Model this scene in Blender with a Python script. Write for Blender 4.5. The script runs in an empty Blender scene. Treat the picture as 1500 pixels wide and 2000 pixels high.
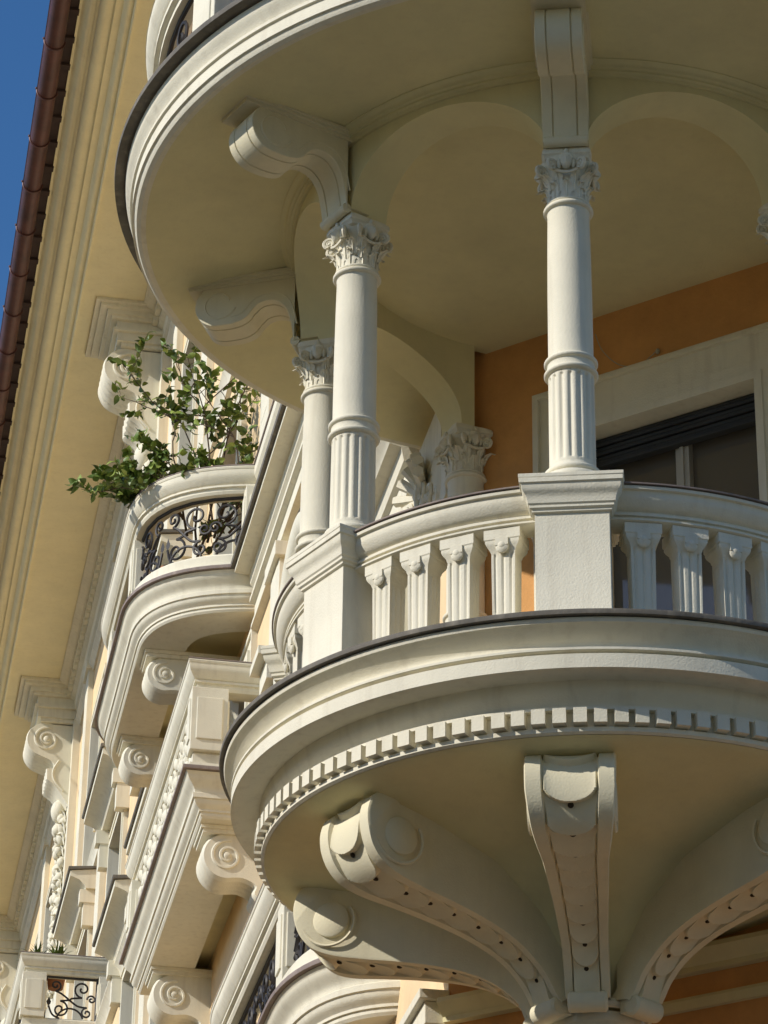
import bpy, math, random
from math import sin, cos, pi, sqrt, radians, atan2, hypot
from mathutils import Vector, Matrix
random.seed(7)
SC = bpy.context.scene
COL = SC.collection

# ------------------------------------------------------------------ camera
FPX, DIST, DROP = 6081.4, 15.697, 6.797
PITCH, YAW, ROLL = 0.4933, -0.0737, 0.0147
def setup_camera():
    cp, sp = cos(PITCH), sin(PITCH)
    F = Vector((sin(YAW)*cp, cos(YAW)*cp, sp)); R = Vector((cos(YAW), -sin(YAW), 0)); U = R.cross(F)
    c, s = cos(ROLL), sin(ROLL)
    R2 = c*R+s*U; U2 = -s*R+c*U
    cam = bpy.data.cameras.new('camera'); cam.sensor_fit = 'VERTICAL'; cam.sensor_height = 24.0
    cam.lens = FPX/2000*24.0; cam.clip_start = 0.1; cam.clip_end = 3000
    o = bpy.data.objects.new('camera', cam); COL.objects.link(o)
    M = Matrix((R2, U2, -F)).transposed().to_4x4(); M.translation = Vector((0, -DIST, -DROP))
    o.matrix_world = M
    SC.camera = o
setup_camera()

# ------------------------------------------------------------------ light
SUN_T, SUN_EL = radians(62), radians(31.0)       # azimuth measured from "towards the camera", to the left
SDIR = Vector((-sin(SUN_T)*cos(SUN_EL), -cos(SUN_T)*cos(SUN_EL), sin(SUN_EL)))
w = bpy.data.worlds.new("World"); SC.world = w; w.use_nodes = True
nt = w.node_tree; nt.nodes.clear()
sky = nt.nodes.new('ShaderNodeTexSky'); sky.sky_type = 'NISHITA'; sky.sun_disc = False
sky.sun_elevation = SUN_EL; sky.sun_rotation = atan2(SDIR.x, SDIR.y)
sky.air_density = 1.0; sky.dust_density = 0.3; sky.ozone_density = 5.0; sky.altitude = 400
bg = nt.nodes.new('ShaderNodeBackground'); bg.inputs[1].default_value = 0.145
out = nt.nodes.new('ShaderNodeOutputWorld')
hs = nt.nodes.new('ShaderNodeHueSaturation'); hs.inputs['Saturation'].default_value = 1.15
nt.links.new(sky.outputs[0], hs.inputs['Color']); nt.links.new(hs.outputs[0], bg.inputs[0]); nt.links.new(bg.outputs[0], out.inputs[0])
sun = bpy.data.lights.new('sun', 'SUN'); sun.energy = 4.5; sun.angle = radians(0.53); sun.color = (1.0, 0.945, 0.865)
so = bpy.data.objects.new('sun', sun); COL.objects.link(so)
so.rotation_euler = SDIR.to_track_quat('Z', 'Y').to_euler()
SC.view_settings.view_transform = 'Standard'; SC.view_settings.look = 'None'
SC.view_settings.gamma = 1; SC.view_settings.use_curve_mapping = False
SC.view_settings.exposure = -0.1
SC.cycles.max_bounces = 8; SC.cycles.diffuse_bounces = 6

# ------------------------------------------------------------------ materials
def mat(name, col, rough=0.85, var=0.06, bump=0.15, scale=35, metal=0.0, stain=0.0, stcol=None, spec=0.3):
    m = bpy.data.materials.new(name); m.use_nodes = True
    n = m.node_tree.nodes; l = m.node_tree.links
    b = n['Principled BSDF']; b.inputs['Roughness'].default_value = rough; b.inputs['Metallic'].default_value = metal
    b.inputs['Specular IOR Level'].default_value = spec
    tc = n.new('ShaderNodeTexCoord')
    nz = n.new('ShaderNodeTexNoise'); nz.inputs['Scale'].default_value = 2.3; nz.inputs['Detail'].default_value = 6
    nz.inputs['Roughness'].default_value = 0.65
    l.new(tc.outputs['Object'], nz.inputs['Vector'])
    r = n.new('ShaderNodeValToRGB')
    r.color_ramp.elements[0].position = 0.3; r.color_ramp.elements[1].position = 0.7
    lo = [max(0, c*(1-2*var)) for c in col]; hi = [min(1, c*(1+var)) for c in col]
    r.color_ramp.elements[0].color = (*lo, 1); r.color_ramp.elements[1].color = (*hi, 1)
    l.new(nz.outputs['Fac'], r.inputs['Fac'])
    last = r.outputs['Color']
    if stain:
        mp = n.new('ShaderNodeMapping'); mp.inputs['Scale'].default_value = (9, 9, 0.9)
        l.new(tc.outputs['Object'], mp.inputs['Vector'])
        n2 = n.new('ShaderNodeTexNoise'); n2.inputs['Scale'].default_value = 1.6; n2.inputs['Detail'].default_value = 5
        l.new(mp.outputs['Vector'], n2.inputs['Vector'])
        r2 = n.new('ShaderNodeValToRGB'); r2.color_ramp.elements[0].position = 0.52; r2.color_ramp.elements[1].position = 0.8
        l.new(n2.outputs['Fac'], r2.inputs['Fac'])
        mu = n.new('ShaderNodeMath'); mu.operation = 'MULTIPLY'; mu.inputs[1].default_value = stain
        l.new(r2.outputs['Color'], mu.inputs[0])
        mx = n.new('ShaderNodeMixRGB'); mx.inputs['Color2'].default_value = (*(stcol or (0.3, 0.27, 0.22)), 1)
        l.new(mu.outputs[0], mx.inputs['Fac']); l.new(last, mx.inputs['Color1']); last = mx.outputs['Color']
    l.new(last, b.inputs['Base Color'])
    if bump:
        nb = n.new('ShaderNodeTexNoise'); nb.inputs['Scale'].default_value = scale; nb.inputs['Detail'].default_value = 5
        l.new(tc.outputs['Object'], nb.inputs['Vector'])
        bp = n.new('ShaderNodeBump'); bp.inputs['Strength'].default_value = bump; bp.inputs['Distance'].default_value = 0.012
        l.new(nb.outputs['Fac'], bp.inputs['Height']); l.new(bp.outputs['Normal'], b.inputs['Normal'])
    return m
M_CREAM = mat('cream_stucco', (0.75, 0.705, 0.56), 0.8, 0.045, 0.2, 95, stain=0.5, stcol=(0.53, 0.475, 0.36))
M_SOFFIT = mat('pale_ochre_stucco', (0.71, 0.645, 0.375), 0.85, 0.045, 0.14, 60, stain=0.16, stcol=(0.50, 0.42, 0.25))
M_CREAM2 = mat('bracket_cream_paint', (0.72, 0.66, 0.47), 0.85, 0.045, 0.16, 90, stain=0.2, stcol=(0.5, 0.44, 0.3))
M_EAVE = mat('ochre_eave_paint', (0.86, 0.77, 0.50), 0.85, 0.035, 0.14, 50, stain=0.2, stcol=(0.6, 0.48, 0.27))
M_PEACH = mat('peach_stucco', (0.84, 0.63, 0.37), 0.85, 0.06, 0.2, 40, stain=0.2, stcol=(0.6, 0.43, 0.26))
M_ORANGE = mat('orange_stucco', (0.64, 0.33, 0.115), 0.85, 0.10, 0.22, 40, stain=0.25, stcol=(0.5, 0.27, 0.11))
M_LEAD = mat('weathered_lead', (0.15, 0.135, 0.11), 0.75, 0.22, 0.3, 25, stain=0.55, stcol=(0.29, 0.255, 0.2))
M_STONE = mat('brown_stone_edge', (0.25, 0.20, 0.175), 0.75, 0.12, 0.3, 30, stain=0.4, stcol=(0.4, 0.33, 0.28))
M_COPPER = mat('aged_copper', (0.10, 0.035, 0.028), 0.5, 0.25, 0.05, 20, metal=0.25, spec=0.5)
M_BOARD = mat('dark_roof_board', (0.05, 0.03, 0.025), 0.8, 0.2, 0.2, 20)
M_IRON = mat('wrought_iron', (0.035, 0.03, 0.028), 0.55, 0.2, 0.1, 60, spec=0.4)
M_FRAME = mat('painted_window_frame', (0.42, 0.40, 0.35), 0.5, 0.03, 0.0)
M_SHUT = mat('dark_shutter', (0.04, 0.042, 0.045), 0.6, 0.1, 0.05, 20)
M_REDSHUT = mat('brown_shutter', (0.20, 0.09, 0.05), 0.6, 0.1, 0.05, 20)
M_HOLE = mat('dark_hole', (0.05, 0.035, 0.02), 0.9, 0.1, 0.0)
M_LEAF = mat('citrus_leaf', (0.115, 0.175, 0.03), 0.45, 0.25, 0.0, spec=0.4)
M_LEAF2 = mat('young_leaf', (0.25, 0.32, 0.06), 0.45, 0.2, 0.0, spec=0.4)
M_BARK = mat('thin_bark', (0.10, 0.07, 0.045), 0.9, 0.2, 0.1)
M_CLAY = mat('terracotta', (0.42, 0.19, 0.10), 0.85, 0.1, 0.1)
M_CABLE = mat('cable_sheath', (0.45, 0.40, 0.30), 0.6, 0.05, 0.0)
M_STREET = mat('street_asphalt', (0.26, 0.235, 0.185), 0.9, 0.1, 0.3, 8)
M_PAVE = mat('pavement_stone', (0.42, 0.38, 0.31), 0.9, 0.08, 0.2, 6)
def glass_mat():
    m = bpy.data.materials.new('window_glass'); m.use_nodes = True
    b = m.node_tree.nodes['Principled BSDF']
    n = m.node_tree.nodes; l = m.node_tree.links
    nz = n.new('ShaderNodeTexNoise'); nz.inputs['Scale'].default_value = 1.5
    bp = n.new('ShaderNodeBump'); bp.inputs['Strength'].default_value = 0.02
    l.new(nz.outputs['Fac'], bp.inputs['Height']); l.new(bp.outputs['Normal'], b.inputs['Normal'])
    b.inputs['Base Color'].default_value = (0.12, 0.107, 0.088, 1); b.inputs['Roughness'].default_value = 0.04
    b.inputs['Specular IOR Level'].default_value = 0.6
    return m
M_GLASS = glass_mat()

# ------------------------------------------------------------------ mesh builder
class MB:
    def __init__(s): s.v = []; s.f = []; s.m = []
    def add(s, vs, fs, mi=0):
        o = len(s.v); s.v += [tuple(p) for p in vs]
        for f in fs: s.f.append(tuple(i+o for i in f)); s.m.append(mi)
    def grid(s, rows, closed_u=False, closed_v=False, mi=0, flip=False):
        nu, nv = len(rows), len(rows[0]); vs = [p for r in rows for p in r]; fs = []
        for i in range(nu if closed_u else nu-1):
            for j in range(nv if closed_v else nv-1):
                a = i*nv+j; b = i*nv+(j+1) % nv; c = ((i+1) % nu)*nv+(j+1) % nv; d = ((i+1) % nu)*nv+j
                fs.append((d, c, b, a) if flip else (a, b, c, d))
        s.add(vs, fs, mi)
    def ngon(s, pts, flip=False, mi=0):
        idx = list(range(len(pts)))
        s.add(pts, [tuple(reversed(idx)) if flip else tuple(idx)], mi)
    def box(s, c, ex, ey, ez, mi=0):          # centre and three half-extent vectors
        c = Vector(c); vs = []
        for i in (-1, 1):
            for j in (-1, 1):
                for k in (-1, 1): vs.append(c+i*Vector(ex)+j*Vector(ey)+k*Vector(ez))
        s.add(vs, [(0, 1, 3, 2), (4, 6, 7, 5), (0, 4, 5, 1), (2, 3, 7, 6), (0, 2, 6, 4), (1, 5, 7, 3)], mi)
    def tube(s, pts, r, n=6, taper=None, mi=0, cap=True):
        P = [Vector(p) for p in pts]; rows = []
        up = None
        for i, p in enumerate(P):
            t = (P[min(i+1, len(P)-1)]-P[max(i-1, 0)])
            if t.length < 1e-9: t = Vector((0, 0, 1))
            t.normalize()
            if up is None:
                up = Vector((0, 0, 1)) if abs(t.z) < 0.9 else Vector((1, 0, 0))
            a = (up-t*up.dot(t))
            if a.length < 1e-6: a = t.orthogonal()
            a.normalize(); up = a; b = t.cross(a)
            rr = r if taper is None else r*(1+(taper-1)*i/max(1, len(P)-1))
            rows.append([p+rr*(cos(2*pi*k/n)*a+sin(2*pi*k/n)*b) for k in range(n)])
        s.grid(rows, closed_v=True, mi=mi)
        if cap:
            s.ngon(rows[0], True, mi); s.ngon(rows[-1], False, mi)
    def ball(s, c, ax, n=8, m=6, mi=0):       # ellipsoid, ax = three axis vectors
        c = Vector(c); A = [Vector(a) for a in ax]; rows = []
        for i in range(m+1):
            t = pi*i/m
            rows.append([c+A[2]*cos(t)+sin(t)*(cos(2*pi*k/n)*A[0]+sin(2*pi*k/n)*A[1]) for k in range(n)])
        s.grid(rows, closed_v=True, mi=mi, flip=True)
    def lathe(s, prof, n=64, c=(0, 0), t0=0.0, t1=2*pi, mi=0, rf=None, closed=False):
        full = abs(t1-t0-2*pi) < 1e-6; rows = []
        for i in range(n if full else n+1):
            t = t0+(t1-t0)*i/n
            rows.append([(c[0]-(r if rf is None else rf(r, z, t))*sin(t), c[1]-(r if rf is None else rf(r, z, t))*cos(t), z) for r, z in prof])
        s.grid(rows, closed_u=full, closed_v=closed, mi=mi)
        if not full and closed:
            s.ngon(rows[0], True, mi); s.ngon(rows[-1], False, mi)
    def build(s, name, mats, parent=None, smooth=32):
        me = bpy.data.meshes.new(name); me.from_pydata(s.v, [], s.f)
        for m in (mats if isinstance(mats, (list, tuple)) else [mats]): me.materials.append(m)
        for i, p in enumerate(me.polygons): p.material_index = s.m[i]
        me.validate(); me.update()
        import bmesh
        bm = bmesh.new(); bm.from_mesh(me)
        bmesh.ops.remove_doubles(bm, verts=bm.verts, dist=1e-5)
        bmesh.ops.recalc_face_normals(bm, faces=bm.faces)
        bm.to_mesh(me); bm.free()
        if smooth:
            for p in me.polygons: p.use_smooth = True
            me.set_sharp_from_angle(angle=radians(smooth))
        o = bpy.data.objects.new(name, me); COL.objects.link(o)
        if parent: o.parent = parent
        return o
def empty(name, loc=(0, 0, 0), parent=None):
    o = bpy.data.objects.new(name, None); COL.objects.link(o); o.location = loc; o.empty_display_size = 0.2
    if parent: o.parent = parent
    return o
def tag(o, label=None, cat=None, group=None, kind=None):
    for k, v in (('label', label), ('category', cat), ('group', group), ('kind', kind)):
        if v: o[k] = v
    return o
def dup(o, parent, rz=None):
    c = o.copy(); COL.objects.link(c); c.parent = parent
    if rz is not None: c.rotation_euler = (0, 0, rz)
    return c
def smoothpts(pts, n=6):                       # Catmull-Rom through tuples
    out = []; L = len(pts)
    for i in range(L-1):
        p0, p1, p2, p3 = pts[max(0, i-1)], pts[i], pts[i+1], pts[min(L-1, i+2)]
        for k in range(n):
            t = k/n
            out.append(tuple(0.5*((2*b)+(-a+c)*t+(2*a-5*b+4*c-d)*t*t+(-a+3*b-3*c+d)*t**3) for a, b, c, d in zip(p0, p1, p2, p3)))
    out.append(tuple(pts[-1])); return out
def arc(cx, cy, r, a0, a1, n=8):
    return [(cx+r*cos(radians(a0+(a1-a0)*i/n)), cy+r*sin(radians(a0+(a1-a0)*i/n))) for i in range(n+1)]
def spiral(r0, r1, turns, n=40, a0=0, sgn=1):
    return [((r0+(r1-r0)*i/n)*cos(a0+sgn*2*pi*turns*i/n), (r0+(r1-r0)*i/n)*sin(a0+sgn*2*pi*turns*i/n)) for i in range(n+1)]

# ------------------------------------------------------------------ frames
NRM = radians(29.6); LF = radians(75.6); C1, C2 = -0.9, 0.45
n1 = Vector((-sin(NRM), -cos(NRM), 0)); w1 = Vector((-cos(NRM), sin(NRM), 0))
n2 = Vector((-sin(LF), -cos(LF), 0)); w2 = Vector((-cos(LF), sin(LF), 0))
Z = Vector((0, 0, 1))
def FA(s, o, z): return s*w2+o*n2+z*Z           # left facade coordinates
def CH(a, o, z): return a*w1+(C1+o)*n1+z*Z      # chamfer wall coordinates
def polar(t, r, z, side=0):                     # turret: t radians, side = offset to the viewer's right
    return Vector((-r*sin(t)+side*cos(t), -r*cos(t)-side*sin(t), z))
T0, DT = radians(2.35), radians(49.83)
TC = [T0+k*DT for k in range(-2, 4)]            # column angles, -2 .. 3
GROUND = -8.4

building = empty('corner_building', (0, 0, GROUND))
tag(building, 'cream and peach stucco corner building with round columned balcony, curved balconies and long eaves', 'building')
def part(mb, name, mats, parent=None, smooth=32):
    p = parent if parent else building
    # geometry is modelled in world coordinates; shift it into the parent's space
    off = Vector((0, 0, 0)); q = p
    while q: off += q.location; q = q.parent
    mb.v = [tuple(Vector(v)-off) for v in mb.v]
    o = mb.build(name, mats, p, smooth)
    if (smooth == 0 and len(mb.f) < 400 and name not in ('wall', 'pane', 'balcony_soffit', 'eave')) or name == 'balustrade_pier':
        b = o.modifiers.new('worn_edges', 'BEVEL'); b.width = .006; b.segments = 2; b.limit_method = 'ANGLE'; b.angle_limit = radians(40)
    return o

# ================================================================== ROUND TURRET
def bell_z(r):
    P = [(0.0, -1.6), (0.2, -1.42), (0.3, -1.2), (0.5, -0.94), (0.8, -0.74), (1.2, -0.63), (1.75, -0.56), (3, -0.5)]
    for (a, b), (c, d) in zip(P, P[1:]):
        if a <= r <= c: return b+(d-b)*(r-a)/(c-a)
    return -0.56
# lower slab with its cornice
prof = [(0.0, -0.02), (2.005, -0.02), (2.008, -0.03), (2.003, -0.045), (1.985, -0.052), (1.975, -0.062)]
prof += smoothpts([(1.97, -0.064), (1.945, -0.085), (1.918, -0.115), (1.915, -0.14), (1.935, -0.16)], 4)
prof += [(1.965, -0.163), (1.965, -0.176), (1.935, -0.182), (1.935, -0.192), (1.962, -0.197), (1.962, -0.272), (1.945, -0.276), (1.81, -0.268)]
prof += smoothpts([(1.805, -0.27), (1.80, -0.32), (1.775, -0.37), (1.77, -0.40)], 4)
prof += [(1.80, -0.405), (1.80, -0.422), (1.765, -0.426), (1.765, -0.508), (1.79, -0.512), (1.79, -0.535), (1.775, -0.545), (1.77, -0.545)]
mb = MB(); mb.lathe(prof, 160)
slab = part(mb, 'round_balcony', M_CREAM)
mb = MB(); mb.lathe([(1.6, 0.012), (2.032, 0.012), (2.035, 0.004), (2.033, -0.014), (2.0, -0.016), (1.6, -0.015)], 160, closed=True)
part(mb, 'lead_edge', M_LEAD, slab)
mb = MB()
bp = [(1.772, -0.547)]+[(r, bell_z(r)) for r in (1.72, 1.6, 1.4, 1.2, 1.0, 0.8, 0.65, 0.5, 0.4, 0.3, 0.25, 0.2)]
mb.lathe(smoothpts(bp, 3), 96)
part(mb, 'bell_soffit', M_SOFFIT, slab, 60)
mb = MB(); nd = 112; mb.lathe([(1.76, -.503), (1.770, -.503), (1.770, -.428), (1.76, -.428)], 160, closed=True)
for i in range(nd):
    t = 2*pi*(i+0.5)/nd
    if cos(t-NRM) < -0.55: continue
    e = polar(t, 1, 0).normalized(); sd = polar(t, 0, 0, 1)
    mb.box(polar(t+random.gauss(0, .0007), 1.795, -0.463), e*(0.033+random.gauss(0, .0012)), sd*(0.0335+random.gauss(0, .0008)), Z*0.0395)
part(mb, 'dentil_course', M_CREAM, slab, 0)
# floor of the loggia
# lower consoles (scrolled ribs rising from the central post)
def console_mesh():
    outer = smoothpts([(1.585, -0.562), (1.64, -0.60), (1.67, -0.68), (1.665, -0.77), (1.63, -0.86), (1.56, -0.93), (1.45, -0.972), (1.3, -0.997), (1.12, -1.022),
                       (0.95, -1.052), (0.8, -1.088), (0.67, -1.134), (0.56, -1.195), (0.47, -1.275), (0.41, -1.36), (0.37, -1.40)], 24)
    L = [0]
    for a, b in zip(outer, outer[1:]): L.append(L[-1]+hypot(b[0]-a[0], b[1]-a[1]))
    tot = L[-1]
    def hw(u):
        P = [(0, .226), (.25, .224), (.45, .204), (.75, .166), (1.1, .145), (1.5, .118), (3, .098)]
        for (a, b), (c, d) in zip(P, P[1:]):
            if a <= u <= c: return b+(d-b)*(u-a)/(c-a)
        return .1
    mb = MB()
    vs = [-1, -0.97, -0.64, -0.60]+[-0.56+1.12*k/40 for k in range(41)]+[0.60, 0.64, 0.97, 1]
    ends = [0.1, 0.32]; 
    while ends[-1] < tot-0.1: ends.append(ends[-1]+(0.19 if len(ends) < 4 else 0.155 if len(ends) < 8 else 0.135))
    rows = []; lrow = []; rrow = []
    for i, (r, z) in enumerate(outer):
        a = outer[max(0, i-1)]; b = outer[min(len(outer)-1, i+1)]
        tx, tz = b[0]-a[0], b[1]-a[1]; ln = hypot(tx, tz); nx, nz = -tz/ln*1, tx/ln*1    # candidate normal
        if nx*0.2+nz*-1 < 0 and i > 96 or (i <= 96 and nx < 0): nx, nz = -nx, -nz
        u = L[i]; row = []
        for v in vs:
            if abs(v) > 0.62: d = 0.0 if abs(v) < 0.99 else -0.012
            else:
                d = -0.022
                if abs(v) <= 0.565:
                    q = sqrt(max(0, 1-(v/0.58)**2))*0.085
                    k = 0
                    while k < len(ends)-1 and u > ends[k]+q-0.085: k += 1
                    e = ends[k]+q-0.085; ll = 0.19
                    h = max(0, 1-(e-u)/ll)
                    d = -0.030+0.036*h**1.3
                    if k > 0:
                        ep = u-(ends[k-1]+q-0.085)
                        if ep < .014: d = d*(ep/.014)+0.006*(1-ep/.014)
            row.append(Vector((0, -(r+nx*d), z+nz*d))+Vector((v*hw(u), 0, 0)))
        rows.append(row)
    mb.grid(rows)
    for sgn, k in ((-1, 0), (1, -1)):           # side cheeks up to the bell
        A = [rw[k] for rw in rows]; B = []; Cc = []
        for i, p in enumerate(A):
            r = outer[i][0]; zz = bell_z(min(r, 1.55))+0.03
            rt = min(r, 1.52)-0.02-0.12*(i/len(A))
            B.append(Vector((p.x, -max(0.12, rt), max(zz, p.z+0.01) if i < 330 else p.z+0.02)))
        mb.grid([A, B])
    # scroll discs and rim on the cheeks
    for sgn in (-1, 1):
        x0 = sgn*0.21
        cyl = []
        for rr, dx in ((0.0, 0.012), (0.09, 0.010), (0.10, 0.002), (0.10, -0.05)):
            cyl.append([Vector((x0+sgn*dx, -(1.46+rr*cos(2*pi*k/28)), -0.775+rr*sin(2*pi*k/28))) for k in range(28)])
        mb.grid(cyl, closed_v=True)
        sp = [(Vector((x0-sgn*0.001, -(1.46+x), -0.775+y))) for x, y in spiral(0.128, 0.165, 0.62, 22, radians(150), 1)]
        mb.tube(sp, 0.009, 5)
    # drilled holes
    hl = []
    for k, e in enumerate(ends[1:-1]):
        i = min(range(len(L)), key=lambda j: abs(L[j]-e-.022)); r, z = outer[i]
        a = outer[i-1]; b = outer[min(len(outer)-1, i+1)]; tx, tz = b[0]-a[0], b[1]-a[1]; ln = hypot(tx, tz)
        T = Vector((0, -tx/ln, tz/ln)); N = Vector((1, 0, 0)).cross(T)
        if N.z > 0 and i > 96: N = -N
        if i <= 96 and N.y > 0: N = -N
        c = Vector((0, -r, z))+N*(-0.0195)
        rad = 0.016 if k < 4 else 0.013
        mb.ball(c, (T*rad, Vector((rad, 0, 0)), N*.007), 10, 6, mi=1)
    # foot block with a small roll
    mb.box((0, -0.345, -1.415), (0.096, 0, 0), (0, 0.05, 0), (0, 0, 0.035))
    rows = []
    for x in (-0.103, -0.09, 0.09, 0.103):
        rr = 0.055 if abs(x) < 0.1 else 0.043
        rows.append([Vector((x, -(0.375+rr*cos(2*pi*k/16)), -1.42+rr*sin(2*pi*k/16))) for k in range(16)])
    mb.grid(rows, closed_v=True); mb.ngon(rows[0]); mb.ngon(rows[-1])
    return mb
cm = console_mesh()
for v in range(len(cm.v)): cm.v[v] = (cm.v[v][0], cm.v[v][1], cm.v[v][2]-0.0)

con = part(cm, 'console', [M_CREAM2, M_HOLE], slab, 40)
con_loc = con.location.copy()
for i, k in enumerate((-1, 0, 1, 2)):
    c = con if i == 0 else dup(con, slab)
    c.rotation_euler = (0, 0, -TC[k+2]+radians((0, -.5, .6, 0.0)[i])); c.location = Vector(con_loc)+Vector(((-.03, -.025, .045, .05)[i], 0, 0))
# central post under the consoles
mb = MB()
mb.lathe([(0.0, -1.41), (0.23, -1.41), (0.255, -1.425), (0.262, -1.45), (0.255, -1.475), (0.225, -1.485), (0.22, -1.54), (0.25, -1.565), (0.265, -1.60), (0.25, -1.635),
          (0.2, -1.65), (0.185, -1.70), (0.17, -1.9), (0.17, -2.6), (0.19, -4.5), (0.2, -8.0), (0.27, -8.05), (0.27, GROUND)], 48)
post = part(mb, 'support_column', M_CREAM)
mb = MB(); mb.tube([polar(2*pi*i/40, 0.27, -1.385) for i in range(41)], 0.026, 8, cap=False)
part(mb, 'collar', M_CREAM, post)

# balustrade ----------------------------------------------------------------
RB = 1.61
BAL0 = [T0+radians(25.1+8.4*j) for j in (-1.5, -.5, .5, 1.5)]
def baluster_mesh():
    mb = MB()
    def ring(hx, hy, z, g=0.0):                 # rounded-square ring with three grooves on the front and back
        pts = []
        def side(n, f):
            return [f(-1+2*i/n) for i in range(n)]
        N = 20
        def gr(u): return g*max(0, cos(u*3*pi*0.98)-0.35) if abs(u) < 0.86 else 0
        pts += [(hx*u, -hy+gr(u)) for u in [-1+2*i/N for i in range(N)]]
        pts += [(hx-gr(u)*0.8, hy*u) for u in [-1+2*i/6 for i in range(6)]]
        pts += [(-hx*u, hy-gr(u)) for u in [-1+2*i/N for i in range(N)]]
        pts += [(-hx+gr(u)*0.8, -hy*u) for u in [-1+2*i/6 for i in range(6)]]
        return [Vector((x, y-RB, z)) for x, y in pts]
    S = [(.10, .085, .01, 0), (.10, .085, .045, 0), (.093, .08, .055, 0), (.077, .068, .085, 0), (.064, .058, .105, 0), (.060, .055, .16, 0), (.060, .055, .19, .0), (.060, .055, .215, .012), (.063, .058, .50, .014),
         (.063, .058, .535, .014), (.063, .058, .545, 0), (.067, .062, .555, 0), (.069, .064, .565, 0), (.084, .076, .585, 0), (.090, .08, .60, 0), (.090, .08, .612, 0), (.096, .084, .618, 0), (.096, .084, .672, 0)]
    rows = [ring(*q) for q in S]; mb.grid(rows, closed_v=True); mb.ngon(rows[-1]); mb.ngon(rows[0], True)
    for sg in (-1, 1):                          # rounded drop on the face of the block
        c = Vector((0, -RB+sg*0.076, 0.572))
        mb.ball(c, (Vector((.036, 0, 0)), Vector((0, .016, 0)), Z*.036), 14, 8)
        mb.ball(c+Vector((0, sg*.007, .008)), (Vector((.022, 0, 0)), Vector((0, .013, 0)), Z*.022), 12, 8)
        mb.box(c+Vector((0, 0, 0.026)), (0.034, 0, 0), (0, 0.014, 0), (0, 0, 0.02))
    return mb
bal = part(baluster_mesh(), 'baluster', M_CREAM, slab, 28)
k = 0
for b in range(-1, 2):
    for t in BAL0:
        tt = t+b*DT
        o = bal if k == 0 else dup(bal, slab)
        o.rotation_euler = (0, 0, -tt+0.0); k += 1
# handrails between the piers
RAILP0 = [(1.58, .852), (1.855, .852), (1.86, .846), (1.858, .832), (1.842, .828)]+smoothpts([(1.842, .826), (1.838, .79), (1.815, .75), (1.79, .732)], 4) + \
        [(1.79, .722), (1.80, .72), (1.80, .708), (1.785, .706), (1.785, .694), (1.80, .692), (1.80, .682), (1.775, .67), (1.66, .67), (1.635, .682), (1.635, .70)] + \
        smoothpts([(1.63, .73), (1.60, .75), (1.585, .79), (1.58, .82)], 3)
RAILP = [(r-.095, z) for r, z in RAILP0]
for b in range(-1, 2):
    mb = MB(); a0 = T0+b*DT+radians(6.2); a1 = T0+(b+1)*DT-radians(6.2)
    mb.lathe(RAILP, 40, t0=a0, t1=a1, closed=True)
    part(mb, 'handrail', M_CREAM, slab, 30)
    mb = MB(); mb.lathe([(1.478, .856), (1.774, .856), (1.774, .864), (1.478, .870)], 40, t0=a0, t1=a1, closed=True)
    part(mb, 'rail_capping', M_STONE, slab)
# piers
def pier_mesh():
    mb = MB()
    prof = [(0, .0), (.018, .0), (.018, .05), (.012, .062), (.0, .085), (0.0, .675), (.014, .68), (.014, .692), (.026, .70), (.026, .714), (.032, .72)]
    prof += smoothpts([(.034, .722), (.042, .76), (.06, .79), (.066, .82)], 4)+[(.075, .824), (.075, .85), (.078, .852), (.078, .872), (.06, .876), (-.18, .876)]
    prof += []
    hx, y0, y1 = .19, -1.765, -1.38
    rows = []
    for d, z in prof:
        rows.append([Vector((-hx-d, y0-d, z+.012)), Vector((hx+d, y0-d, z+.012)), Vector((hx+d, y1+d, z+.012)), Vector((-hx-d, y1+d, z+.012))])
    mb.grid(rows, closed_v=True); mb.ngon(rows[-1])
    return mb
pier = part(pier_mesh(), 'balustrade_pier', M_CREAM, slab, 30)
for i, kk in enumerate((-1, 0, 1, 2)):
    o = pier if i == 0 else dup(pier, slab)
    o.rotation_euler = (0, 0, -TC[kk+2])

# columns --------------------------------------------------------------------
RC = 1.592
def column_shaft():
    mb = MB()
    cx = (0, -RC)
    mb.lathe([(0, .885), (.175, .885), (.178, .90)]+arc(.150, .925, .034, -60, 80, 6)+[(.150, .962), (.142, .968)]+arc(.134, .988, .018, -70, 90, 5)+[(.128, 1.01), (.122, 1.03)], 40, cx)
    def rf(r, z, t):
        g = max(0, cos(16*t)+0.15)/1.15
        return r-.011*(g**0.6)*(1 if 1.05 < z < 1.56 else 0)
    mb.lathe([(.122, 1.03), (.122, 1.045), (.122, 1.056), (.122, 1.2), (.1215, 1.4), (.121, 1.552), (.121, 1.562), (.121, 1.575)], 128, cx, rf=rf)
    mb.lathe([(.121, 1.575), (.134, 1.578)]+arc(.130, 1.592, .014, -80, 80, 5)+[(.128, 1.607), (.126, 1.612), (.126, 1.642), (.128, 1.648)]+arc(.129, 1.662, .014, -80, 80, 5)+[(.122, 1.678), (.1195, 1.69)], 48, cx)
    mb.lathe([(.1195, 1.69), (.1195, 1.8), (.119, 2.1), (.116, 2.4), (.113, 2.59), (.117, 2.605)], 48, cx)
    mb.lathe([(.117, 2.605)]+arc(.122, 2.62, .014, -80, 80, 5)+[(.119, 2.636)]+arc(.116, 2.647, .01, -80, 80, 4)+[(.108, 2.66)], 48, cx)
    return mb
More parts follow.
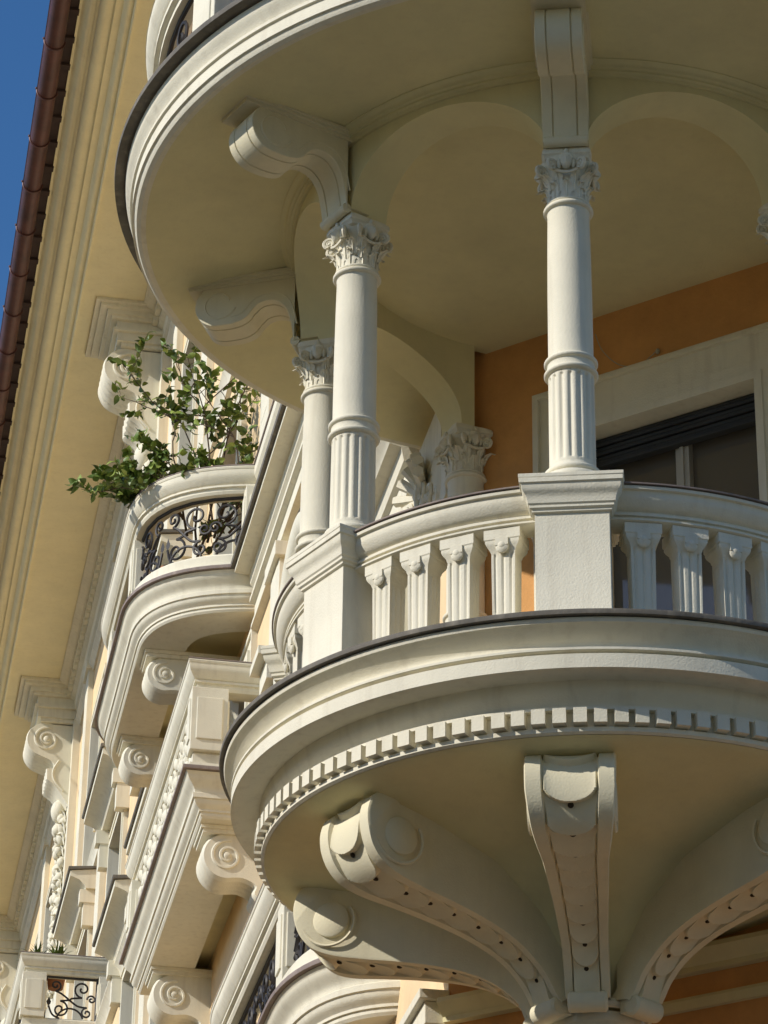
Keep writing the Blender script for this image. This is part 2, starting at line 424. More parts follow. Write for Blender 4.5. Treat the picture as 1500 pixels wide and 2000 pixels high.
def leaf_strip(mb, base, outd, side, h, wd, curl, lean=0.0, n=8):
    # acanthus-like tongue: rises, then curls outward at the tip
    rows = []
    for i in range(n+1):
        u = i/n
        o = lean*u+curl*max(0, u-0.55)**1.5*2.6
        zz = h*(u if u < 0.8 else 0.8+0.1*sin((u-0.8)/0.2*pi)-0.05*(u-0.8)/0.2)
        ww = wd*(0.75+0.5*sin(pi*min(1, u*1.1)))*(1 if u < .75 else max(.25, 1-(u-.75)*2.4))
        ww *= 1+0.16*sin(u*22)
        row = []
        for v in (-1, -.6, -.2, 0, .2, .6, 1):
            row.append(base+outd*(o+0.012*(1-abs(v))+(-.006 if abs(v) == .2 else 0))+side*(v*ww)+Z*zz)
        rows.append(row)
    mb.grid(rows)
def capital_mesh():
    mb = MB(); cx = (0, -RC); C = Vector((0, -RC, 0))
    mb.lathe([(.106, 2.655), (.106, 2.72), (.11, 2.80), (.125, 2.87), (.15, 2.905), (.15, 2.91), (0, 2.91)], 32, cx)
    for k in range(10):
        a = 2*pi*k/10; d = Vector((sin(a), -cos(a), 0)); sd = Vector((cos(a), sin(a), 0))
        leaf_strip(mb, C+d*.106+Z*2.66, d, sd, .105, .026, .05)
    for k in range(8):
        a = 2*pi*(k+.5)/8; d = Vector((sin(a), -cos(a), 0)); sd = Vector((cos(a), sin(a), 0))
        leaf_strip(mb, C+d*.108+Z*2.70, d, sd, .135, .022, .08, .012)
    for k in range(4):                          # corner volutes
        a = pi/4+pi/2*k; d = Vector((sin(a), -cos(a), 0)); sd = Vector((cos(a), sin(a), 0))
        for q in (-1, 1):
            b = a+q*radians(16); dd = Vector((sin(b), -cos(b), 0)); c = C+dd*.162+Z*2.845
            pts = [c+d*x+Z*y for x, y in spiral(.036, .008, 1.6, 26, radians(150), -1)]
            pts = [C+dd*.112+Z*2.77, C+dd*.122+Z*2.84]+pts
            mb.tube(pts, .0125, 6, taper=.7)
            mb.ball(c, (d*.012, dd.cross(Z)*.012, Z*.012), 8, 5)
        leaf_strip(mb, C+d*.115+Z*2.72, d, sd, .085, .024, .06, .03)
    for k in range(4):                          # mask in the middle of each face
        a = pi/2*k; d = Vector((sin(a), -cos(a), 0)); sd = Vector((cos(a), sin(a), 0)); c = C+d*.138+Z*2.865
        rows = []
        for i in range(11):
            th = pi*i/10; row = []
            for j in range(16):
                ph = 2*pi*j/16
                x, y, z = sin(th)*cos(ph), sin(th)*sin(ph), cos(th)
                wsc = .033*(1-.25*max(0, -z)); y2 = .034*y
                p = Vector((wsc*x, 0, .046*z)); oo = y2
                if y > .2:
                    if abs(x) < .25 and -.35 < z < .25: oo += .010*(1-abs(x)/.25)
                    if z > .12 and z < .35: oo += .004
                    if .15 < abs(x) < .62 and 0 < z < .2: oo -= .006
                    if abs(x) < .4 and -.62 < z < -.42: oo += .004
                row.append(c+sd*p.x+Z*p.z+d*oo)
            rows.append(row)
        mb.grid(rows, closed_v=True)
        mb.ball(c+Z*.03-d*.006, (sd*.043, d*.03, Z*.032), 12, 7)                 # hair
        for q in (-1, 1):
            mb.ball(c+sd*q*.038-Z*.008-d*.006, (sd*.013, d*.016, Z*.034), 8, 6)
        mb.tube([c+sd*(-.06+.12*i/8)-Z*(.052+.016*sin(pi*i/8))+d*.004 for i in range(9)], .009, 5)
        mb.ball(c+Z*.068, (sd*.014, d*.014, Z*.018), 8, 5)
    # abacus with concave sides
    ring = []
    for k in range(4):
        a = pi/4+pi/2*k
        for q in range(8):
            u = q/8; b = a+pi/2*u; rr = .182-.05*sin(pi*u)
            ring.append((sin(b)*rr, -cos(b)*rr))
    rows = []
    for sc, z in ((.80, 2.893), (.90, 2.90), (.93, 2.918), (1.0, 2.926), (1.0, 2.948), (.96, 2.962)):
        rows.append([Vector((x*sc, y*sc-RC, z)) for x, y in ring])
    mb.grid(rows, closed_v=True); mb.ngon(rows[-1])
    return mb
shaft0 = part(column_shaft(), 'column', M_CREAM, building, 34)
cap0 = part(capital_mesh(), 'capital', M_CREAM, shaft0, 40)
for i in range(6):
    o = shaft0 if i == 0 else dup(shaft0, building)
    if i: dup(cap0, o)
    o.rotation_euler = (0, 0, -TC[i])
# arcade ring ---------------------------------------------------------------
def arcade():
    mb = MB(); A = 21.3; Zs, rise = 2.985, 0.40; RO, RI = 1.715, 1.465; N = 36
    for b in range(-2, 3):
        cols = []
        for i in range(N+1):
            u = -24.915+49.83*i/N
            zb = Zs+rise*sqrt(1-(u/A)**2) if abs(u) < A else 2.962
            cols.append((T0+b*DT+radians(24.915+u), zb))
        # put a station exactly at the springings
        cols = []
        us = [-24.915, -A-.001]+[A*sin(radians(-90+180*i/40)) for i in range(41)]+[A+.001, 24.915]
        for u in us:
            zb = Zs+rise*sqrt(max(0, 1-(u/A)**2)) if abs(u) <= A else 2.962
            cols.append((T0+b*DT+radians(24.915+u), zb))
        mb.grid([[polar(t, RO, 3.55), polar(t, RO, zb), polar(t, RI, zb), polar(t, RI, 3.6)] for t, zb in cols])
        if abs(b) == 2:
            t, zb = cols[-1 if b > 0 else 0]; mb.ngon([polar(t, RO, 3.55), polar(t, RO, zb), polar(t, RI, zb), polar(t, RI, 3.6)])
    return mb
part(arcade(), 'arcade', M_SOFFIT, building, 25)
mb = MB(); mb.lathe([(1.70, 3.425), (1.732, 3.425), (1.736, 3.442), (1.752, 3.445), (1.752, 3.458), (1.768, 3.461)]+smoothpts([(1.77, 3.464), (1.776, 3.478), (1.79, 3.486), (1.80, 3.489)], 3)+[(1.804, 3.492), (1.804, 3.53), (1.70, 3.53)], 120, closed=True)
part(mb, 'arcade_moulding', M_SOFFIT, building, 30)

# upper slab -----------------------------------------------------------------
prof = [(0.0, 3.68), (2.72, 3.68), (2.735, 3.70)]+smoothpts([(2.735, 3.70), (2.73, 3.66), (2.70, 3.61), (2.685, 3.58)], 4) + \
       [(2.70, 3.575), (2.70, 3.555), (2.685, 3.55), (2.685, 3.475), (2.67, 3.47), (2.665, 3.455), (2.655, 3.44), (2.63, 3.428), (2.60, 3.43)]
prof += [(2.45, 3.45), (2.2, 3.475), (1.9, 3.495), (1.74, 3.50), (1.7, 3.50)]
mb = MB(); nc = 19
nc = prof.index((2.60, 3.43))+1
mb.lathe(prof[:nc], 160)
up = part(mb, 'upper_balcony', M_CREAM, building, 28)
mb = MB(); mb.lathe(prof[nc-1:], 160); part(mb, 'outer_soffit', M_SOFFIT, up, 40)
mb = MB(); mb.lathe([(2.3, 3.745), (2.80, 3.745), (2.803, 3.735), (2.80, 3.71), (2.785, 3.708), (2.72, 3.705), (2.3, 3.685)], 160, closed=True)
part(mb, 'lead_edge', M_LEAD, up, 30)
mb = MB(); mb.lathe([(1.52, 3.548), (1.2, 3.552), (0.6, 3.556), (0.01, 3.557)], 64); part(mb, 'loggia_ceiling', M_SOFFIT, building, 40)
# brackets under the upper slab
def bracket_mesh():
    outl = arc(2.235, 3.315, .155, 62, -70, 14)                     # outer scroll, from the top
    outl += smoothpts([(2.27, 3.165), (2.19, 3.162), (2.11, 3.172), (2.055, 3.20), (2.02, 3.245)], 4)[1:]
    outl += smoothpts([(2.02, 3.245), (1.975, 3.285), (1.91, 3.295), (1.845, 3.27), (1.795, 3.20), (1.77, 3.10), (1.758, 3.03), (1.752, 2.985)], 4)[1:]
    mb = MB(); L = len(outl)
    xs = [-.125, -.122, -.072, -.066, -.060, .060, .066, .072, .122, .125]; dd = [-.004, 0, 0, -.012, 0, 0, -.012, 0, 0, -.004]
    rows = []
    for i, (r, z) in enumerate(outl):
        a = outl[max(0, i-1)]; b = outl[min(L-1, i+1)]; tx, tz = b[0]-a[0], b[1]-a[1]; ln = hypot(tx, tz) or 1
        nx, nz = -tz/ln, tx/ln                    # outward (clockwise travel)
        rows.append([Vector((x, -(r+nx*d), z+nz*d)) for x, d in zip(xs, dd)])
    mb.grid(rows)
    top = []
    for i, (r, z) in enumerate(outl): top.append((min(r, 2.3) if i < 5 else r, 3.46))
    for kx in (0, -1):
        mb.grid([[rw[kx] for rw in rows], [Vector((rows[0][kx].x, -max(1.70, min(r, 2.30)), 3.46)) for r, z in outl]])
    rl = rows[-1]
    mb.grid([rl, [Vector((p.x, -1.60, p.z)) for p in rl]])
    for sgn in (-1, 1):
        x0 = sgn*.124
        sp = [Vector((x0, -(2.235+x), 3.315+y)) for x, y in spiral(.112, .07, .9, 30, radians(200), 1)]
        mb.tube(sp, .007, 5)
        ov = smoothpts([(2.16, 3.215), (2.10, 3.225), (2.06, 3.26), (2.03, 3.30), (1.975, 3.335), (1.90, 3.345), (1.82, 3.315), (1.765, 3.23), (1.735, 3.10)], 4)
        mb.tube([Vector((x0, -r, z)) for r, z in ov], .006, 5)
    # capping plate along the top
    for d, z0, z1 in ((.134, 3.428, 3.450), (.146, 3.450, 3.470), (.158, 3.470, 3.49)):
        mb.box((0, -(1.70+2.30+d)/2-.0, (z0+z1)/2), (d, 0, 0), (0, (2.30+d-1.70)/2, 0), (0, 0, (z1-z0)/2-.0002))
    # small roll at the foot
    rows = [[Vector((x, -(1.745+.03*cos(2*pi*k/14)), 2.985+.03*sin(2*pi*k/14))) for k in range(14)] for x in (-.118, .118)]
    mb.grid(rows, closed_v=True); mb.ngon(rows[0]); mb.ngon(rows[1])
    return mb
br0 = part(bracket_mesh(), 'bracket', M_CREAM2, up, 35)
for i in range(5):
    o = br0 if i == 0 else dup(br0, up)
    o.rotation_euler = (0, 0, -TC[(0, 1, 2, 3, 4)[i]])
# parapet of the upper balcony: curved rail, iron grille, piers
URP = [(2.40, 4.72), (2.66, 4.72), (2.665, 4.70)]+smoothpts([(2.66, 4.70), (2.655, 4.65), (2.62, 4.59), (2.60, 4.57)], 3)+[(2.61, 4.56), (2.61, 4.53), (2.58, 4.52), (2.58, 4.48), (2.46, 4.48), (2.44, 4.55), (2.40, 4.6)]
mb = MB(); mb.lathe(URP, 120, closed=True); part(mb, 'parapet_rail', M_CREAM, up, 30)
mb = MB(); mb.lathe([(2.45, 3.746), (2.62, 3.746), (2.62, 3.84), (2.60, 3.86), (2.45, 3.86)], 120, closed=True); part(mb, 'parapet_base', M_CREAM, up, 30)
mb = MB()
mb.box((0, -2.53, 4.17), (.13, 0, 0), (0, .085, 0), (0, 0, .315))
mb.box((0, -2.53, 4.17), (.09, 0, 0), (0, .095, 0), (0, 0, .25))
pp = part(mb, 'parapet_pier', M_CREAM, up, 0)
for i in range(5):
    o = pp if i == 0 else dup(pp, up)
    o.rotation_euler = (0, 0, -(TC[1]+radians(25+ i*DT*180/pi*0+49.83*i-25)+radians(2)))

# wrought-iron scrollwork in a (u, v) panel -------------------------------------
def scroll_panel(mb, mp, u0, u1, v0, v1, cell=0.62, r=.012):
    def tube(pts): mb.tube([mp(*p) for p in pts], r, 5)
    def seg(a, b, n=10): return [(a[0]+(b[0]-a[0])*i/n, a[1]+(b[1]-a[1])*i/n) for i in range(n+1)]
    for v in (v0, v1): mb.tube([mp(*p) for p in seg((u0, v), (u1, v), 24)], r*1.3, 5)
    for u in (u0, u1): mb.tube([mp(*p) for p in seg((u, v0), (u, v1), 2)], r*1.6, 5)
    H = v1-v0; n = max(1, round((u1-u0)/cell)); cw = (u1-u0)/n
    for k in range(n):
        c = u0+cw*(k+.5); f = 1 if k % 2 == 0 else -1; m = (v0+v1)/2
        R = H*.20
        def sp(cx, cy, R, a0, sg, turns=1.35): return [(cx+x, cy+y) for x, y in spiral(R, R*.16, turns, 26, a0, sg)]
        a = sp(c-f*cw*.22, v1-R*1.25, R, -pi/2, f); b = sp(c+f*cw*.20, v0+R*1.25, R, pi/2, f)
        tube(list(reversed(a))+smoothpts([a[0], (c-f*cw*.02, m+.02*H), (c+f*cw*.02, m-.02*H), b[0]], 5)+b)
        R2 = H*.13
        a = sp(c+f*cw*.30, v1-R2*1.5, R2, -pi/2, -f); b = sp(c-f*cw*.32, v0+R2*1.5, R2, pi/2, -f)
        tube(list(reversed(a))+smoothpts([a[0], (c+f*cw*.16, m+.1*H), (c-f*cw*.12, m-.14*H), b[0]], 5)+b)
        a = sp(c-f*cw*.40, m+.02*H, R2*.8, 0, f); tube(a+[])
        # heart-shaped leaf
        q = (c+f*cw*.42, v0+.42*H); lf = [(q[0]+x*.9, q[1]+y) for x, y in ((0, -.06), (.028, -.03), (.035, 0), (.018, .03), (0, .07), (-.018, .03), (-.035, 0), (-.028, -.03))]
        pts = [mp(*p) for p in lf]; mb.ngon(pts)
        tube(smoothpts([(c+f*cw*.2, v0+.02), (c+f*cw*.34, v0+.12*H), (q[0], q[1]-.06)], 5))
        tube(arc(c, v0-.02*H, .30*H, 15, 165, 14))
mb = MB()
scroll_panel(mb, lambda u, v: polar(u/2.53, 2.53, v), radians(8)*2.53, radians(118)*2.53, 3.87, 4.47, .72)
part(mb, 'iron_grille', M_IRON, up, 40)

# ================================================================== WALLS
def wall_holes(mb, P, s0, s1, z0, z1, holes, depth):
    S = sorted({s0, s1, *[h[0] for h in holes], *[h[1] for h in holes]}); T = sorted({z0, z1, *[h[2] for h in holes], *[h[3] for h in holes]})
    for a, b in zip(S, S[1:]):
        for c, d in zip(T, T[1:]):
            if any(h[0] <= a and b <= h[1] and h[2] <= c and d <= h[3] for h in holes): continue
            mb.ngon([P(a, 0, c), P(b, 0, c), P(b, 0, d), P(a, 0, d)])
    for a, b, c, d in holes:
        for p, q in (((a, c), (a, d)), ((a, d), (b, d)), ((b, d), (b, c)), ((b, c), (a, c))):
            mb.ngon([P(p[0], 0, p[1]), P(q[0], 0, q[1]), P(q[0], -depth, q[1]), P(p[0], -depth, p[1])], mi=1)
CORN = (C2-C1*cos(LF-NRM))/sin(LF-NRM)            # chamfer coordinate where the two faces meet
def window(P, a, b, c, d, depth, parent, shut=None, mull=True, sashes=2, frame=M_FRAME, out=0.0):
    mb = MB(); ax = (P(1, 0, 0)-P(0, 0, 0)); on = (P(0, 1, 0)-P(0, 0, 0)); f = .055
    def bar(s0, s1, z0, z1, o0, o1, mi=0, m=None):
        (m or mb).box(P((s0+s1)/2, (o0+o1)/2, (z0+z1)/2), ax*(s1-s0)/2, on*(o1-o0)/2, Z*(z1-z0)/2, mi)
    bar(a, a+f, c, d, -depth, -depth+.06); bar(b-f, b, c, d, -depth, -depth+.06); bar(a+f, b-f, d-f, d, -depth, -depth+.06); bar(a+f, b-f, c, c+f, -depth, -depth+.06)
    m0 = (a+b)/2
    if mull: bar(m0-.045, m0+.045, c+f, d-f, -depth, -depth+.07); bar(m0-.012, m0+.012, c+f, d-f, -depth+.07, -depth+.085)
    fr = part(mb, 'window', frame, parent if parent else building, 0)
    g = MB(); g.ngon([P(a+f, -depth+.02, c+f), P(b-f, -depth+.02, c+f), P(b-f, -depth+.02, d-f), P(a+f, -depth+.02, d-f)]); part(g, 'pane', M_GLASS, fr, 0)
    if shut:
        h = MB()
        for q in range(6):
            z1 = d-.002-q*.032; bar(a+.004, b-.004, z1-.026, z1, -depth+.07, -depth+.10+.01*(q % 2), m=h)
        bar(a+.004, b-.004, d-.215, d-.195, -depth+.07, -depth+.13, m=h)
        part(h, 'shutter_box', shut, fr, 0)
    return fr
def surround(mb, P, a, b, c, d, bands):            # stepped frame round an opening: bands = (inner offset, outer offset, projection)
    ax = (P(1, 0, 0)-P(0, 0, 0)); on = (P(0, 1, 0)-P(0, 0, 0))
    for i0, i1, pr in bands:
        for s0, s1, z0, z1 in ((a-i1, a-i0, c, d+i1), (b+i0, b+i1, c, d+i1), (a-i0, b+i0, d+i0, d+i1)):
            mb.box(P((s0+s1)/2, pr/2, (z0+z1)/2), ax*(s1-s0)/2, on*(pr/2), Z*(z1-z0)/2)
# chamfer wall behind the loggia
mb = MB(); DW = (-.68, .50, .03, 2.74)
wall_holes(mb, CH, -2.6, CORN, GROUND, 16.4, [DW], .22)
cw = part(mb, 'wall', [M_ORANGE, M_CREAM], None, 0)
window(CH, *DW, .2, None, M_SHUT)
mb = MB(); surround(mb, CH, *DW, [(0.0, .05, .05), (.05, .13, .035), (.13, .32, .022), (.32, .345, .05), (.345, .37, .03)])
part(mb, 'door_surround', M_CREAM, None, 0)
# base mouldings on the wall under the balcony
def sweep(mb, path, prof, P, closed=False, caps=True, mi=0):
    # path: plan points (s, o); prof: (offset to the left of travel, z); mitred corners
    n = len(path); rows = []
    for i, p in enumerate(path):
        def dr(a, b): d = (b[0]-a[0], b[1]-a[1]); l = hypot(*d) or 1; return (d[0]/l, d[1]/l)
        d0 = dr(path[i-1], p) if i > 0 or closed else None; d1 = dr(p, path[(i+1) % n]) if i < n-1 or closed else None
        if d0 is None: d0 = d1
        if d1 is None: d1 = d0
        nx, ny = -(d0[1]+d1[1]), d0[0]+d1[0]; l = hypot(nx, ny) or 1; nx, ny = nx/l, ny/l
        k = 1/max(.35, nx*-d0[1]+ny*d0[0])
        rows.append([P(p[0]+nx*o*k, p[1]+ny*o*k, z) for o, z in prof])
    mb.grid(rows, closed_u=closed, closed_v=True, mi=mi)
    if caps and not closed: mb.ngon(rows[0], True, mi); mb.ngon(rows[-1], False, mi)
def along(mb, s0, s1, prof, P=FA): sweep(mb, [(s1, 0), (s0, 0)], [(-o, z) for o, z in prof], lambda s, o, z: P(s, -o+0, z) if False else P(s, o, z))
def band(mb, P, s0, s1, prof):                    # straight moulding, profile (projection, z)
    r0 = [P(s0, o, z) for o, z in prof]; r1 = [P(s1, o, z) for o, z in prof]
    mb.grid([r0, r1], closed_v=True); mb.ngon(r0, True); mb.ngon(r1)
mb = MB()
band(mb, CH, -2.5, CORN, [(-.05, -.76), (.12, -.76), (.13, -.79), (.10, -.83), (.06, -.86), (.06, -.89), (-.05, -.89)])
band(mb, CH, -2.5, CORN, [(-.05, -1.02), (.035, -1.02), (.045, -1.04), (.035, -1.09), (-.05, -1.09)])
part(mb, 'wall_moulding', M_SOFFIT, None, 30)

# ------------------------------------------------------------------ long left facade
S_END = 62
def FW(s, o, z): return FA(s, C2+o, z)            # projection measured from the wall face
smin = FA(0, 0, 0).dot(w2)
corner_pt = CH(CORN, 0, 0); s_c = corner_pt.dot(w2)
H = [(12.2, 13.7, 6.75, 9.3), (16.6, 17.9, 6.9, 9.2), (22.95, 24.6, 6.9, 9.3), (27.4, 29.2, 6.75, 9.3), (35.5, 37, 6.9, 9.3), (39, 40.6, 6.75, 9.3),
     (12.2, 13.7, 10.7, 13.1), (16.6, 17.9, 10.7, 13.1), (23.1, 24.5, 10.7, 13.1), (27.5, 29.1, 10.7, 13.1), (35.5, 37, 10.7, 13.1), (39, 40.6, 10.7, 13.1),
     (10.8, 12.3, 3.95, 5.7), (16.6, 17.9, 3.95, 6.2), (20.0, 21.5, 3.95, 6.3), (25.5, 27, 3.95, 6.3), (31.0, 32.5, 3.95, 6.3),
     (2.9, 4.2, .2, 2.9), (5.6, 7.0, .2, 2.6), (10.5, 12, .2, 2.6), (16, 17.5, .2, 2.6)]
mb = MB(); wall_holes(mb, FW, s_c, S_END, GROUND, 16.5, H, .3)
part(mb, 'wall', [M_PEACH, M_CREAM], None, 0)
for i, h in enumerate(H):
    fr = window(FW, *h, .26, None, M_REDSHUT if i % 3 == 0 else M_SHUT)
    mb = MB(); surround(mb, FW, *h, [(0, .07, .07), (.07, .20, .04), (.20, .25, .06)]); part(mb, 'surround', M_CREAM, fr, 0)
    if h[2] > 3.5 and h[0] > 14 and h[2] < 10:
        a, b, d = h[0], h[1], h[3]
        mb = MB()
        band(mb, FW, a-.42, b+.42, [(0, d+.32), (.16, d+.32), (.18, d+.36)]+[(.20, d+.38), (.26, d+.44), (.36, d+.48)]+[(.40, d+.49), (.40, d+.57), (0, d+.62)])
        for s in (a-.26, b+.26):                  # small consoles under the hood
            mb.box(FW(s, .09, d+.05), w2*.09, n2*.09, Z*.27)
            mb.box(FW(s, .12, d+.22), w2*.105, n2*.12, Z*.098)
        hd = part(mb, 'window_hood', M_CREAM, fr, 25)
        mb = MB(); band(mb, FW, a-.45, b+.45, [(0, d+.625), (.425, d+.575), (.435, d+.60), (.43, d+.625), (0, d+.665)])
        part(mb, 'hood_flashing', M_LEAD, fr, 0)
# right-hand facade, turned away
ang3 = NRM-(LF-NRM); n3 = Vector((-sin(ang3), -cos(ang3), 0)); w3 = Vector((-cos(ang3), sin(ang3), 0))
pr = CH(-2.6, 0, 0); c3 = pr.dot(n3); a3 = pr.dot(w3)
mb = MB(); mb.ngon([w3*a3+n3*c3+Z*GROUND, w3*(a3-25)+n3*c3+Z*GROUND, w3*(a3-25)+n3*c3+Z*16.4, w3*a3+n3*c3+Z*16.4])
part(mb, 'wall', M_PEACH, None, 0)

# eaves -------------------------------------------------------------------------
ZE = 15.25; EO = .125; SE0 = s_c-.4
mb = MB(); mb.ngon([FA(SE0, C2-.1, ZE), FA(S_END, C2-.1, ZE), FA(S_END, 1.58+EO, ZE), FA(SE0, 1.58+EO, ZE)])
ev = part(mb, 'eave', M_EAVE, None, 0)
mb = MB()
EP = [(1.56, ZE+.02), (1.56, ZE-.025), (1.585, ZE-.03), (1.60, ZE-.01), (1.60, ZE+.03)]+smoothpts([(1.61, ZE+.03), (1.66, ZE+.035), (1.70, ZE+.08), (1.715, ZE+.12)], 4) + \
     [(1.74, ZE+.125), (1.80, ZE+.125), (1.80, ZE+.16)]+smoothpts([(1.81, ZE+.165), (1.90, ZE+.17), (1.955, ZE+.22), (1.97, ZE+.28)], 4)+[(2.0, ZE+.285), (2.0, ZE+.31), (2.04, ZE+.315)] + \
     smoothpts([(2.04, ZE+.32), (2.08, ZE+.34), (2.14, ZE+.42), (2.16, ZE+.44)], 3)+[(2.19, ZE+.44), (2.19, ZE+.5), (1.56, ZE+.5)]
band(mb, FA, SE0, S_END, [(o+EO, z) for o, z in EP]); part(mb, 'eave_moulding', M_EAVE, ev, 35)
mb = MB(); band(mb, FA, SE0, S_END, [(1.6, ZE+.52), (2.44+EO, ZE+.44), (2.44+EO, ZE+.50), (1.6, ZE+.66)])
for i in range(90):
    s = SE0+.55*i
    if s < S_END: mb.box(FA(s, 2.30+EO, ZE+.45), w2*.05, n2*.12, Z*.035)
part(mb, 'roof_edge', M_BOARD, ev, 0)
mb = MB()                                           # tiled roof slope above
rows = []
for i in range(14):
    o = 2.6-.5*i; z = ZE+.56+.24*i
    rows.append([FA(SE0, o, z), FA(S_END, o, z)])
mb.grid(rows); part(mb, 'roof', M_BOARD, None, 0)
GO, GZ, GR = 2.54, ZE+.36, .115
mb = MB(); sec = [(GO+GR*cos(radians(a)), GZ+GR*sin(radians(a))) for a in range(180, 361, 15)]+[(GO+GR+.012, GZ+.01)]+[(GO+(GR-.01)*cos(radians(a)), GZ+(GR-.01)*sin(radians(a))) for a in range(360, 179, -15)]
band(mb, FA, SE0, S_END, sec); gut = part(mb, 'gutter', M_COPPER, None, 40)
mb = MB(); mb.tube([FA(0, GO+(GR+.008)*cos(radians(a)), GZ+(GR+.008)*sin(radians(a))) for a in range(170, 375, 12)], .011, 5)
mb.ball(FA(0, GO+GR+.02, GZ+.03), (w2*.012, n2*.012, Z*.02), 6, 5)
st = part(mb, 'gutter_strap', M_COPPER, gut)
s = 14.0; i = 0
while s < 45:
    o = st if i == 0 else dup(st, gut); o.location = w2*s; i += 1; s += 1.02
# dentilled wall cornice under the soffit
mb = MB()
band(mb, FW, s_c, S_END, [(0, ZE-.003), (.42, ZE-.003), (.42, ZE-.03), (.38, ZE-.04), (.34, ZE-.07), (.30, ZE-.08), (.30, ZE-.10), (.20, ZE-.11), (.20, ZE-.23), (.17, ZE-.25), (.13, ZE-.27), (.12, ZE-.42), (.08, ZE-.46), (0, ZE-.50)])
band(mb, FW, s_c, S_END, [(0, ZE-.6), (.10, ZE-.6), (.10, ZE-.66), (.06, ZE-.7), (.03, ZE-.75), (0, ZE-.75)])
wc = part(mb, 'wall_cornice', M_CREAM, None, 30)
mb = MB(); s = 14.0; band(mb, FW, 13.8, 60.2, [(.196, ZE-.22), (.206, ZE-.22), (.206, ZE-.115), (.196, ZE-.115)])
while s < 60:
    mb.box(FW(s, .235, ZE-.168), w2*.085, n2*.036, Z*.052); s += .28
part(mb, 'dentil_course', M_CREAM, wc, 0)

# great scroll modillions on the pilasters
def modillion_mesh(s, z):
    mb = MB(); hw = .38
    # pilaster strip with capital block
    mb.box(FW(s, .06, z-2.7), w2*.62, n2*.06, Z*3.0)
    mb.box(FW(s, .085, z-3.0), w2*.48, n2*.025+n2*.0, Z*2.45)
    cx, cz, R = .56, z, .30                        # centre of the scroll (projection, height)
    outl = arc(cx, cz, R, 110, -75, 16)
    outl += smoothpts([(cx+.08, cz-.29), (cx-.10, cz-.36), (cx-.18, cz-.44), (cx-.2, cz-.5)], 4)[1:]
    outl += [(cx-.06, cz-.52), (cx-.07, cz-.70)]+smoothpts([(cx-.09, cz-.72), (cx-.22, cz-.82), (cx-.36, cz-1.02), (.12, cz-1.15)], 4)
    L = len(outl); xs = []; dd = []
    for q in range(5):
        for e, d in ((-.9, 0), (0, .02), (.9, 0)): xs.append(-hw+2*hw*(q+.5+e*.5)/5); dd.append(d)
    rows = []
    for i, (o, zz) in enumerate(outl):
        a = outl[max(0, i-1)]; b = outl[min(L-1, i+1)]; tx, tz = b[0]-a[0], b[1]-a[1]; ln = hypot(tx, tz) or 1
        rows.append([FW(s+x, o-tz/ln*d, zz+tx/ln*d) for x, d in zip(xs, dd)])
    mb.grid(rows)
    for kx, sg in ((0, -1), (-1, 1)):
        A = [rw[kx] for rw in rows]; poly = A+[FW(s+xs[kx], -.02, outl[-1][1]), FW(s+xs[kx], -.02, outl[0][1])]
        mb.ngon(poly, sg > 0)
    for sg in (-1, 1):
        sp = [FW(s+sg*(hw+.0), cx-.02+x, cz+.0+y) for x, y in spiral(.215, .03, 2.0, 60, radians(100), -1)]
        mb.tube(sp, .024, 6)
        mb.ball(FW(s+sg*hw, cx-.02, cz), (w2*.05, n2*.06, Z*.06), 10, 6)
        mb.tube([FW(s+sg*hw, x, y) for x, y in smoothpts([(cx-.25, cz-.36), (cx-.16, cz-.56), (cx-.2, cz-.74), (cx-.34, cz-.9)], 5)], .018, 5)
    # entablature block that breaks forward above
    def ent(z0, z1, pr, hwid): mb.box(FW(s, pr/2, (z0+z1)/2), w2*hwid, n2*pr/2, Z*(z1-z0)/2)
    zb = z+.30; hh = ZE-.004-zb
    for f0, f1, pr, hwid in ((0, .10, .66, .44), (.10, .34, .72, .48), (.34, .42, .78, .54), (.42, .64, .74, .50), (.64, .72, .82, .57), (.72, .84, .88, .62), (.84, .92, .98, .70), (.92, 1, 1.05, .76)):
        ent(zb+hh*f0, zb+hh*f1, pr, hwid)
    return mb
for s, z in ((20.75, 14.42), (32.8, 14.3), (44.0, 14.3)):
    md = part(modillion_mesh(s, z), 'modillion', M_CREAM, None, 30)
    # hanging fruit garland and mask below
    mb = MB(); rnd = random.Random(int(s*10))
    for i in range(150):
        u = rnd.random(); q = rnd.uniform(-1, 1); wid = .30*(.45+.55*sin(pi*min(1, u*1.05)))
        rr = rnd.uniform(.05, .10)*(1.15-.5*u)
        mb.ball(FW(s+q*wid, .14+rnd.uniform(0, .10)*(1-q*q), z-1.25-u*3.1), (w2*rr, n2*rr*.9, Z*rr*rnd.uniform(.8, 1.3)), 8, 5)
    for i in range(14):
        u = i/14
        for q in (-1, 1):
            leaf_strip(mb, FW(s+q*.26, .13, z-1.4-u*2.8), n2, w2, .22, .07, .1, .05, 5)
    mb.ball(FW(s, .24, z-1.12), (w2*.16, n2*.13, Z*.2), 12, 8)
    part(mb, 'garland', M_CREAM, md, 50)
# carved acanthus edging on the upper wall beside the pilasters
for s0, s1, zz in ((21.6, 22.4, 13.0), (33.7, 34.6, 12.9)):
    mb = MB(); rnd = random.Random(int(s0))
    for i in range(90):
        p = FW(rnd.uniform(s0, s1), .06, zz+rnd.uniform(-2.2, 1.2)); rr = rnd.uniform(.06, .14)
        mb.ball(p, (w2*rr, n2*rr*.8, Z*rr*1.5), 7, 5)
    part(mb, 'relief_ornament', M_CREAM, None, 50)

